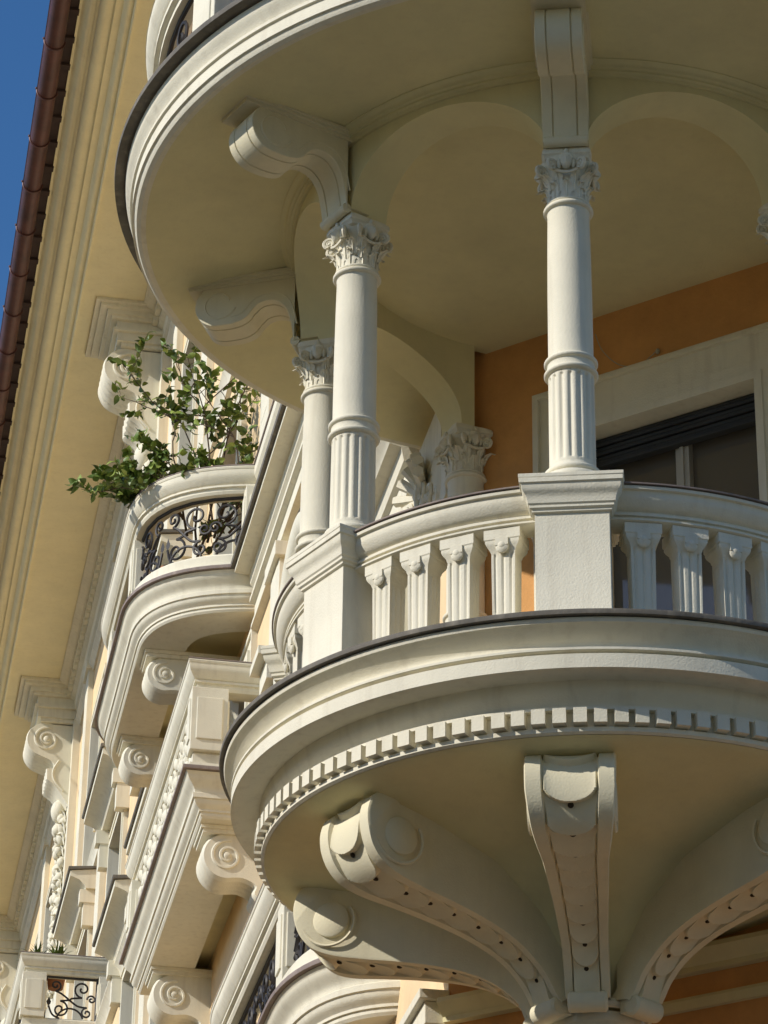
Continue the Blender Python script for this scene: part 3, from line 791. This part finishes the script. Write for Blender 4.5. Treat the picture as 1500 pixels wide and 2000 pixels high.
# string courses near the corner -------------------------------------------------
mb = MB()
band(mb, FW, s_c, 10.62, [(0, 7.62), (.09, 7.62), (.095, 7.60), (.09, 7.52), (.05, 7.46), (.05, 7.43), (.06, 7.42), (.06, 7.37), (.03, 7.36), (.03, 6.64), (0, 6.64)])
band(mb, FW, s_c, 10.55, [(0, 6.52), (.24, 6.52), (.24, 6.47), (.10, 6.46), (.09, 6.36), (.06, 6.33), (.06, 6.22), (.09, 6.21), (.09, 6.17), (.04, 6.15), (.04, 5.95), (.07, 5.94), (.07, 5.9), (0, 5.88)])
sc_ = part(mb, 'string_course', M_CREAM, None, 30)
mb = MB(); band(mb, FW, s_c, 10.6, [(0, 6.70), (.20, 6.62), (.275, 6.60), (.28, 6.52), (.0, 6.53)]); part(mb, 'lead_flashing', M_LEAD, sc_, 0)
mb = MB(); band(mb, FW, s_c, 10.7, [(0, 7.70), (.06, 7.665), (.105, 7.65), (.105, 7.625), (0, 7.625)]); part(mb, 'capping', M_STONE, sc_, 0)
# string course on the rest of the wall at the floor lines
mb = MB()
for a, b in ((15.4, 24.0), (29.4, S_END)):
    band(mb, FW, a, b, [(0, 6.62), (.16, 6.62), (.17, 6.56), (.10, 6.48), (.08, 6.40), (0, 6.38)])
band(mb, FW, 13.6, S_END, [(0, 3.86), (.16, 3.86), (.17, 3.80), (.10, 3.70), (.08, 3.62), (0, 3.60)])
band(mb, FW, s_c, S_END, [(0, 10.35), (.10, 10.35), (.11, 10.30), (.06, 10.22), (.05, 10.1), (0, 10.08)])
part(mb, 'string_course', M_CREAM, None, 30)
# pilaster strips
for s, hw, z0, z1 in ((10.0, .28, 7.7, 14.7), (15.4, .28, 6.7, 14.7), (18.9, .22, 6.7, 14.7), (25.9, .28, 6.7, 14.7), (30.3, .25, 6.7, 14.7), (38, .3, 6.7, 14.7), (8.9, .25, 3.9, 5.85), (15.2, .25, 3.9, 6.3), (18.8, .25, 3.9, 6.3), (23.6, .28, 3.9, 6.3)):
    mb = MB()
    mb.box(FW(s, .045, (z0+z1)/2), w2*hw, n2*.045, Z*(z1-z0)/2)
    mb.box(FW(s, .065, (z0+z1)/2), w2*(hw*.62), n2*.028, Z*((z1-z0)/2-.18))
    mb.box(FW(s, .07, z1-.10), w2*(hw+.06), n2*.07, Z*.07)
    part(mb, 'pilaster', M_CREAM, None, 0)

mb = MB()
mb.box(FW(s_c+.40, .04, (GROUND-.75)/2), w2*.34, n2*.04, Z*((-.75-GROUND)/2))
mb.box(FW(s_c+.40, .06, (GROUND-.9)/2), w2*.22, n2*.03, Z*((-1.2-GROUND)/2))
mb.box(FW(s_c+.40, .07, -.82), w2*.40, n2*.07, Z*.068); mb.box(FW(s_c+.40, .09, -.72), w2*.44, n2*.09, Z*.03)
part(mb, 'pilaster', M_CREAM, None, 0)
# round framed niche and cartouche close to the turret
def ring_frame(mb, s, z, R, prof, squash=1.0, n=56, a0=0, a1=360):
    rows = []
    full = a1-a0 >= 360
    for i in range(n if full else n+1):
        a = radians(a0+(a1-a0)*i/n)
        rows.append([FW(s+squash*(R+d)*cos(a), o, z+(R+d)*sin(a)) for d, o in prof])
    mb.grid(rows, closed_u=full, closed_v=True)
mb = MB()
ring_frame(mb, 6.45, 4.02, .62, [(-.16, 0), (-.16, .06), (-.10, .10), (-.06, .10), (-.06, .14), (0, .20), (.05, .28), (.12, .31), (.20, .30), (.235, .26), (.24, .0)], 1.05)
mb.box(FW(7.75, .16, 4.10), w2*.2, n2*.16, Z*.10); mb.box(FW(7.75, .12, 3.95), w2*.16, n2*.12, Z*.06); mb.box(FW(7.75, .2, 4.23), w2*.24, n2*.2, Z*.035)
nf = part(mb, 'round_frame', M_CREAM, None, 35)
mb = MB(); ring_frame(mb, 6.45, 4.02, .868, [(0, 0), (0, .27), (.012, .28), (.02, .26), (.02, 0)], 1.05); part(mb, 'frame_flashing', M_LEAD, nf, 35)
mb = MB(); rnd = random.Random(5)
for i in range(70):
    a = rnd.uniform(0, 2*pi); r = .42*sqrt(rnd.random()); rr = rnd.uniform(.03, .07)
    mb.ball(FW(6.45+r*cos(a), .05, 4.02+r*sin(a)), (w2*rr, n2*rr*1.3, Z*rr), 7, 5)
part(mb, 'relief_ornament', M_CREAM, nf, 50)
mb = MB(); rnd = random.Random(9)
cs, cz = 2.45, 2.92
for i in range(9):                                  # shell fan
    a = radians(-10+200*i/8); d = Vector((0, 0, 0))
    pts = [FW(cs+.07*k*cos(a)*1.5, .03+.012*k+.004*k*k, cz+.06+.05*k*sin(a)) for k in range(5)]
    mb.tube(pts, .024, 6, taper=1.7)
for q in (-1, 1):
    for k in range(3):
        sp = [FW(cs+q*(.22+.14*k)+x*1.3, .04+.02*(2-k), cz-.03-.08*k+y) for x, y in spiral(.13-.02*k, .02, 1.5, 24, radians(60), q)]
        mb.tube(sp, .02, 6, taper=.6)
for i in range(60):
    rr = rnd.uniform(.025, .05)
    mb.ball(FW(cs+rnd.gauss(0, .28), 0.01+rnd.random()*.05, cz-.15+rnd.gauss(0, .12)), (w2*rr*1.4, n2*rr, Z*rr), 7, 5)
for k in range(12):
    leaf_strip(mb, FW(cs-.5+.09*k, .02, cz-.28), n2, w2, .13, .035, .03, .02, 6)
ring_frame(mb, cs, cz-.12, .32, [(-.32, 0), (-.32, .05), (0, .05), (.03, 0)], 1.9)
part(mb, 'cartouche', M_CREAM, None, 50)
mb = MB()
band(mb, FW, 2.75, 3.9, [(0, 3.72), (.30, 3.72), (.32, 3.66), (.22, 3.58), (.20, 3.54), (.12, 3.52), (.10, 3.42), (.06, 3.40), (.06, 3.22), (0, 3.2)])
band(mb, FW, s_c, 2.5, [(0, 3.30), (.06, 3.30), (.06, 3.0), (.03, 2.98), (.03, 2.6), (0, 2.6)])
part(mb, 'window_hood', M_CREAM, None, 30)

# ------------------------------------------------------------------ facade balconies
def path_curved(s0, s1, d, n=14):
    def bez(a, b, c): return [tuple((1-t)**2*p+2*t*(1-t)*q+t*t*r for p, q, r in zip(a, b, c)) for t in [i/n for i in range(n+1)]]
    c = C2
    return bez((s1, c), (s1-.2, d), (s1-1.3, d))+bez((s0+1.3, d), (s0+.2, d), (s0, c))   # travel so that "outward" is on the right
def path_rect(s0, s1, d): return [(s1, C2), (s1, d), (s0, d), (s0, C2)]
def outsweep(mb, path, prof): sweep(mb, path, [(-o, z) for o, z in prof][::1], FA)
def check_side(path):                               # make positive offsets point away from the wall
    return path
def offset_path(path, off):
    n = len(path); res = []
    for i, p in enumerate(path):
        a = path[max(0, i-1)]; b = path[min(n-1, i+1)]
        d0 = (p[0]-a[0], p[1]-a[1]); d1 = (b[0]-p[0], b[1]-p[1])
        l0 = hypot(*d0) or 1; l1 = hypot(*d1) or 1
        if hypot(*d0) == 0: d0, l0 = d1, l1
        if hypot(*d1) == 0: d1, l1 = d0, l0
        d0 = (d0[0]/l0, d0[1]/l0); d1 = (d1[0]/l1, d1[1]/l1)
        nx, ny = -(d0[1]+d1[1]), d0[0]+d1[0]; l = hypot(nx, ny) or 1; nx, ny = nx/l, ny/l
        k = 1/max(.35, nx*-d0[1]+ny*d0[0]); res.append((p[0]+nx*off*k, p[1]+ny*off*k))
    return res
def balcony(path, z, rail_h, sgn, edge_mat=M_STONE, apron=.40, grille=True, plinth=.16):
    """path travels from the far wall end round the front to the near wall end; sgn turns offsets outward"""
    def sw(prof): m = MB(); sweep(m, path, [(sgn*o, zz) for o, zz in prof], FA); return m
    zt = z+rail_h
    # slab apron mouldings
    ap = [(-.40, z-.04), (-.02, z-.04), (-.03, z-.06)]+smoothpts([(-.035, z-.065), (-.05, z-.10), (-.10, z-.16), (-.11, z-.20)], 4)+[(-.095, z-.21), (-.095, z-.25)]+smoothpts([(-.11, z-.255), (-.12, z-.29), (-.15, z-.32), (-.16, z-.33)], 3) + \
         [(-.16, z-.35), (-.175, z-.35), (-.175, z-apron+.02), (-.19, z-apron), (-.62, z-apron), (-.62, z-apron+.16)]
    b = part(sw(ap), 'balcony', M_CREAM, None, 30)
    top = MB(); P = offset_path(path, sgn*-.3); top.ngon([FA(p[0], p[1], z-.05) for p in P]); 
    Q = offset_path(path, sgn*-.5); top.ngon([FA(p[0], p[1], z-apron+.15) for p in Q], True)
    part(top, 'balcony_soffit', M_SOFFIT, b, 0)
    part(sw([(-.45, z), (.010, z), (.014, z-.01), (.012, z-.034), (-.02, z-.036), (-.45, z-.03)]), 'edge_slab', edge_mat, b, 30)
    part(sw([(-.30, z+.003), (-.04, z+.003), (-.05, z+.05), (-.075, z+.06), (-.075, z+plinth-.02), (-.09, z+plinth), (-.30, z+plinth)]), 'plinth', M_CREAM, b, 30)
    rl = [(-.34, zt), (0.0, zt), (.006, zt-.012), (0.0, zt-.03)]+smoothpts([(-.005, zt-.032), (-.012, zt-.09), (-.05, zt-.15), (-.07, zt-.165)], 4) + \
         [(-.06, zt-.17), (-.06, zt-.19), (-.085, zt-.195), (-.085, zt-.225), (-.10, zt-.25), (-.26, zt-.25), (-.28, zt-.2), (-.33, zt-.12)]
    part(sw(rl), 'handrail', M_CREAM, b, 30)
    part(sw([(-.35, zt+.002), (.006, zt+.002), (.004, zt+.012), (-.35, zt+.02)]), 'rail_capping', M_STONE, b, 30)
    return b
def pier_at(b, s, o, ds, do, z0, z1, rot=0.0):
    mb = MB(); ax = (w2*cos(rot)+n2*sin(rot)); ay = (-w2*sin(rot)+n2*cos(rot))
    mb.box(FA(s, o, (z0+z1)/2), ax*ds, ay*do, Z*(z1-z0)/2)
    mb.box(FA(s, o, (z0+z1)/2), ax*(ds*.7), ay*(do+.014), Z*((z1-z0)/2-.10))
    mb.box(FA(s, o, (z0+z1)/2), ax*(ds+.014), ay*(do*.7), Z*((z1-z0)/2-.10))
    return part(mb, 'balcony_pier', M_CREAM, b, 0)
def grille_along(b, path, off, z0, z1, u0=None, u1=None, cell=.5):
    P = offset_path(path, off); L = [0]
    for a, c in zip(P, P[1:]): L.append(L[-1]+hypot(c[0]-a[0], c[1]-a[1]))
    def at(u):
        u = min(max(u, 0), L[-1])
        for i in range(len(L)-1):
            if L[i+1] >= u and L[i+1] > L[i]:
                t = (u-L[i])/(L[i+1]-L[i]); return P[i][0]+(P[i+1][0]-P[i][0])*t, P[i][1]+(P[i+1][1]-P[i][1])*t
        return P[-1]
    mb = MB()
    scroll_panel(mb, lambda u, v: FA(*at(u), v), L[-1]*0 if u0 is None else (u0 if u0 >= 0 else L[-1]+u0), L[-1] if u1 is None else (u1 if u1 > 0 else L[-1]+u1), z0, z1, cell, .0135)
    return part(mb, 'iron_grille', M_IRON, b, 40)
def fac_bracket(b, s, z, d, hw=.17, R=.17):
    """scroll bracket under a balcony: wall at C2, reaching out to d"""
    mb = MB(); cx, cz = d-R-.02, z-R-.06
    outl = arc(cx, cz, R, 95, -90, 16)+smoothpts([(cx, cz-R), (cx-.14, cz-R+.01), (cx-.26, cz-R-.05), (C2+.10, cz-R-.13), (C2, cz-R-.22)], 4)[1:]
    L = len(outl); xs, dd = [], []
    for q in range(4):
        for e, v in ((-.9, 0), (0, .022), (.9, 0)): xs.append(-hw+2*hw*(q+.5+e*.5)/4); dd.append(v)
    rows = []
    for i, (o, zz) in enumerate(outl):
        a = outl[max(0, i-1)]; c = outl[min(L-1, i+1)]; tx, tz = c[0]-a[0], c[1]-a[1]; ln = hypot(tx, tz) or 1
        rows.append([FA(s+x, o-tz/ln*v, zz+tx/ln*v) for x, v in zip(xs, dd)])
    mb.grid(rows)
    for kx, sg in ((0, -1), (-1, 1)):
        mb.ngon([rw[kx] for rw in rows]+[FA(s+xs[kx], C2, z)], sg > 0)
        sp = [FA(s+xs[kx], cx+x, cz+y) for x, y in spiral(R*.72, .015, 1.9, 44, radians(100), -1)]
        mb.tube(sp, .016, 6); mb.ball(FA(s+xs[kx], cx, cz), (w2*.03, n2*.035, Z*.035), 8, 5)
    for pr, z0, z1 in ((d+.02, z-.035, z-.002), (d+.0, z-.07, z-.0355)):
        mb.box(FA(s, (C2+pr)/2, (z0+z1)/2), w2*(hw+.03+(pr-d)), n2*(pr-C2)/2, Z*(z1-z0)/2)
    return part(mb, 'balcony_bracket', M_CREAM, b, 35)

# balcony A (rounded ends, iron grille) and its twin two floors below
def rounded_balcony(s0, s1, d, z, rail=1.02):
    p = path_curved(s0, s1, d)
    # outward side test
    q = offset_path(p, .1); sg = 1 if q[len(q)//2][1] > d else -1
    b = balcony(p, z, rail, sg)
    zt = z+rail
    grille_along(b, p, sg*-.17, z+.17, zt-.26)
    for s in (s0+1.42, s1-1.42): pier_at(b, s, d-.17, .13, .085, z+.16, zt-.25)
    for s in (s0+.06, s1-.06): pier_at(b, s, C2+.05, .09, .12, z+.16, zt-.25)
    for s in (s0+1.42, s1-1.42): fac_bracket(b, s, z-.40, d-.26)
    return b, p
bA, pA = rounded_balcony(10.5, 15.4, 1.62, 6.56, 1.06)
bD, pD = rounded_balcony(3.1, 8.6, 1.12, .12, 1.0)
# balcony B (square ends, carved front)
def square_balcony(s0, s1, d, z, rail=1.0, brown=M_STONE, iron_end=False, brs=()):
    p = path_rect(s0, s1, d); q = offset_path(p, .1); sg = 1 if q[1][1] > d else -1
    b = balcony(p, z, rail, sg, edge_mat=brown); zt = z+rail
    pier_at(b, s0+.13, d-.20, .10, .16, z+.16, zt-.25); pier_at(b, s1-.17, d-.20, .12, .16, z+.16, zt-.25)
    pier_at(b, s0+.13, C2+.05, .10, .06, z+.16, zt-.25)
    if iron_end:
        grille_along(b, [(s0+.16, C2), (s0+.16, d)], 0, z+.17, zt-.26, .12, -.36, .62)
        grille_along(b, [(s0, d-.17), (s1, d-.17)], 0, z+.17, zt-.26, .3, -.3, .62)
    else:
        n = int((s1-s0-.7)/.42)
        mb = MB(); rnd = random.Random(3)
        for i in range(n):
            s = s0+.5+(i+.5)*(s1-s0-1.0)/n
            for k in range(3):
                zz = z+.28+.19*k
                sp = [FA(s+x, d-.13, zz+y) for x, y in spiral(.11, .02, 1.4, 20, k*2.1, 1 if i % 2 else -1)]; mb.tube(sp, .026, 6)
                mb.ball(FA(s+.16, d-.13, zz+.05), (w2*.06, n2*.05, Z*.08), 7, 5)
        mb.box(FA((s0+s1)/2, d-.22, (z+.16+zt-.25)/2), w2*((s1-s0)/2-.32), n2*.05, Z*((rail-.41)/2))
        part(mb, 'carved_panel', M_CREAM, b, 45)
    for s in brs: fac_bracket(b, s, z-.40, d-.22, .2, .2)
    return b
bB = square_balcony(9.05, 14.0, 1.24, 3.83, 1.0, brs=(9.6, 13.2))
bC = square_balcony(24.35, 30.0, 1.62, 6.6, 1.02, iron_end=True, brs=(25.6, 28.6))

# ================================================================== PLANTS
def leaf(mb, p, d, side, L, W, mi=0):
    d = d.normalized(); side = (side-d*side.dot(d)).normalized(); up = side.cross(d)
    pts = []; rows = []
    for i, (u, wv, bd) in enumerate(((0, .08, 0), (.25, .8, .06), (.55, 1.0, .09), (.8, .62, .03), (1, .03, -.08))):
        c = p+d*(L*u)+up*(L*bd)
        rows.append([c-side*(W*wv)+up*(W*wv*.35), c, c+side*(W*wv)+up*(W*wv*.35)])
    mb.grid(rows, mi=mi)
def shrub(name, label, base, stems, cat, seed, leaf_l, pot=True):
    rnd = random.Random(seed)
    root = empty(name, base); tag(root, label, cat)
    lm = MB(); sm = MB()
    def grow(p, d, ln, r, depth):
        pts = [p]; n = 6; cur = p.copy(); dd = d.copy()
        for i in range(n):
            dd = (dd+Vector((rnd.gauss(0, .16), rnd.gauss(0, .16), rnd.gauss(0.03, .12)))).normalized()
            cur = cur+dd*(ln/n); pts.append(cur.copy())
        sm.tube(pts, r, 5, taper=.45)
        if depth > 0:
            for k in range(rnd.choice((3, 4))):
                i = rnd.randint(2, n); nd = (dd+Vector((rnd.gauss(0, .75), rnd.gauss(0, .75), rnd.gauss(.1, .5)))).normalized()
                grow(pts[i], nd, ln*rnd.uniform(.4, .62), r*.55, depth-1)
        if depth <= 1:
            for k in range(10 if depth == 0 else 5):
                i = rnd.randint(2, n); u = pts[i]+Vector((rnd.gauss(0, .015), rnd.gauss(0, .015), rnd.gauss(0, .015)))
                ld = (dd*.35+Vector((rnd.gauss(0, .7), rnd.gauss(0, .7), rnd.gauss(-.12, .5)))).normalized()
                leaf(lm, u, ld, Vector((rnd.gauss(0, 1), rnd.gauss(0, 1), rnd.gauss(0, .5))), leaf_l*rnd.uniform(.65, 1.2), leaf_l*.27*rnd.uniform(.8, 1.2), 1 if rnd.random() < .35 else 0)
    for (ds, do, dz), (ls, lo, lz), ln in stems:
        grow(FA(ds, do, dz), (w2*ls+n2*lo+Z*lz).normalized(), ln, .014, 2)
    def fix(m): m.v = [tuple(Vector(v)-Vector(base)) for v in m.v]
    fix(lm); fix(sm)
    sm.build('stem', M_BARK, root, 40); lm.build('foliage', [M_LEAF, M_LEAF2], root, 60)
    if pot:
        pm = MB(); pm.lathe([(0, 0), (.13, 0), (.19, .30), (.21, .30), (.21, .36), (.19, .36), (.18, .33), (0, .33)], 24); pm.build('pot', M_CLAY, root, 30)
    return root
zA = 6.56
shrub('citrus_shrub', 'leafy green shrub spilling over the rounded balcony rail', FA(11.55, 1.12, zA),
      [((11.5, .95, zA+.5), (-.1, -.1, 1), 1.75), ((11.45, .85, zA+.55), (-.2, -.5, 1), 1.15), ((11.5, .95, zA+.6), (.1, .25, 1), 1.6), ((11.5, 1.05, zA+.75), (.1, .45, .9), 1.05),
       ((11.5, 1.1, zA+.95), (-.2, .6, .35), .75), ((11.4, .8, zA+.7), (-.4, -.3, 1), .95), ((11.8, 1.2, zA+1.12), (.1, .6, .12), .4), ((11.6, 1.05, zA+1.12), (.1, .5, .4), .55), ((11.5, .85, zA+.7), (.0, -.05, 1), 1.5), ((11.4, .85, zA+.75), (.1, -.6, .8), .9), ((11.45, 1.1, zA+.9), (0, .5, .8), .8), ((11.4, .75, zA+.9), (-.1, -.25, .8), .95), ((11.45, .65, zA+.8), (-.1, -.5, .6), .8)],
      'shrub', 21, .112)
def tuft(name, label, s, o, z, seed):
    rnd = random.Random(seed); base = FA(s, o, z); root = empty(name, base); tag(root, label, 'plant', 'spiky plants on the square balcony')
    mb = MB()
    for i in range(46):
        a = rnd.uniform(0, 2*pi); e = rnd.uniform(.3, 1.35); d = Vector((cos(a)*cos(e), sin(a)*cos(e), sin(e)))
        leaf(mb, Vector((rnd.gauss(0, .03), rnd.gauss(0, .03), .3)), d, d.cross(Z), rnd.uniform(.2, .38), .018, rnd.randint(0, 1))
    mb.build('foliage', [M_LEAF, M_LEAF2], root, 60)
    pm = MB(); pm.lathe([(0, 0), (.1, 0), (.15, .28), (.16, .28), (.16, .32), (.14, .32), (0, .30)], 20); pm.build('pot', M_CLAY, root, 30)
tuft('spiky_plant', 'small spiky plant nearer the street edge above the square iron-railed balcony', 24.9, 1.36, 7.33, 1)
tuft('spiky_plant', 'small spiky plant nearer the wall above the square iron-railed balcony', 24.9, 1.10, 7.33, 2)

# ================================================================== WIRES
mb = MB(); a = FA(33.39, C2+.02, 15.24); bb = FA(30.0, 6.5, 16.6)
pts = []
for i in range(25):
    u = i/24; p = a.lerp(bb, u); p.z -= .35*sin(pi*u); pts.append(p-a)
mb.tube(pts, .012, 5)
cb = mb.build('overhead_cable', M_CABLE, None, 40); cb.location = a
tag(cb, 'thin pale cable running from the far wall across under the eaves', 'cable')
mb = MB(); p0 = CH(.41, .03, 3.42); P3 = [(.41, 3.42), (.36, 3.28), (.24, 3.14), (.10, 3.10), (-.02, 3.16)]
mb.tube([CH(x, .02, z)-p0 for x, z in smoothpts(P3, 6)], .0035, 5); mb.ball(CH(-.02, .012, 3.16)-p0, (w1*.016, n1*.012, Z*.02), 8, 5)
lw = mb.build('loose_wire', M_CABLE, None, 40); lw.location = p0
tag(lw, 'thin loose wire drooping on the orange wall above the glazed door', 'wire')

# ================================================================== GROUND
mb = MB(); mb.ngon([(-900, -900, GROUND-.12), (900, -900, GROUND-.12), (900, 900, GROUND-.12), (-900, 900, GROUND-.12)])
g = mb.build('street', M_STREET, None, 0); tag(g, kind='structure')
mb = MB()
for f, e0, e1 in ((FA, -2, S_END),):
    mb.box((FA(30, C2+1.4, GROUND-.0605)), w2*32, n2*1.5, Z*.0595)
mb.box(CH(0, 1.8, GROUND-.0615), w1*3.2, n1*1.8, Z*.0585)
g = mb.build('pavement', M_PAVE, None, 0); tag(g, kind='structure')

# ================================================================== UNSEEN HOUSES ADDED TO BLOCK SKY LIGHT
def sky_blocker(name, label, o, ax, ay, hx, hy, h, colm):
    root = empty(name, o); tag(root, label, 'building', 'unseen houses added to block sky light')
    HL = []; nx = int(hx*2/3.0)
    for i in range(nx):
        for k in range(int((h-1)/3.4)): HL.append((-hx+1+i*3.0+.6, -hx+1+i*3.0+1.8, 1.0+k*3.4, 3.0+k*3.4))
    mb = MB(); P = lambda a, b, z: ax*a+ay*(hy+b)+Z*z
    wall_holes(mb, P, -hx, hx, 0, h, HL, .25)
    for q in ((-hx, -1), (hx, 1)): mb.ngon([ax*q[0]+ay*hy, ax*q[0]-ay*hy, ax*q[0]-ay*hy+Z*h, ax*q[0]+ay*hy+Z*h])
    mb.ngon([ax*-hx-ay*hy, ax*hx-ay*hy, ax*hx-ay*hy+Z*h, ax*-hx-ay*hy+Z*h])
    mb.build('wall', [colm, M_CREAM], root, 0)
    g = MB()
    for a, b, c, d in HL: g.ngon([P(a, -.24, c), P(b, -.24, c), P(b, -.24, d), P(a, -.24, d)])
    tag(g.build('window_panes', M_GLASS, root, 0), kind='stuff')
    r = MB(); e = .5
    r.add([ax*-(hx+e)-ay*(hy+e)+Z*h, ax*(hx+e)-ay*(hy+e)+Z*h, ax*(hx+e)+ay*(hy+e)+Z*h, ax*-(hx+e)+ay*(hy+e)+Z*h, ax*-(hx-3)+Z*(h+2), ax*(hx-3)+Z*(h+2)],
          [(0, 3, 2, 1), (0, 1, 5, 4), (2, 3, 4, 5), (1, 2, 5), (3, 0, 4)])
    r.build('roof', M_BOARD, root, 0)
sky_blocker('sky_blocker_house', 'unseen long ochre house added across the street to block sky light', FA(24, 21, GROUND), w2, -n2, 38, 5, 11.0, M_EAVE)
sky_blocker('sky_blocker_house', 'unseen house added behind the camera to block sky light', Vector((5, -27, GROUND)), Vector((-1, 0, 0)), Vector((0, 1, 0)), 14, 5, 19.5, M_EAVE)
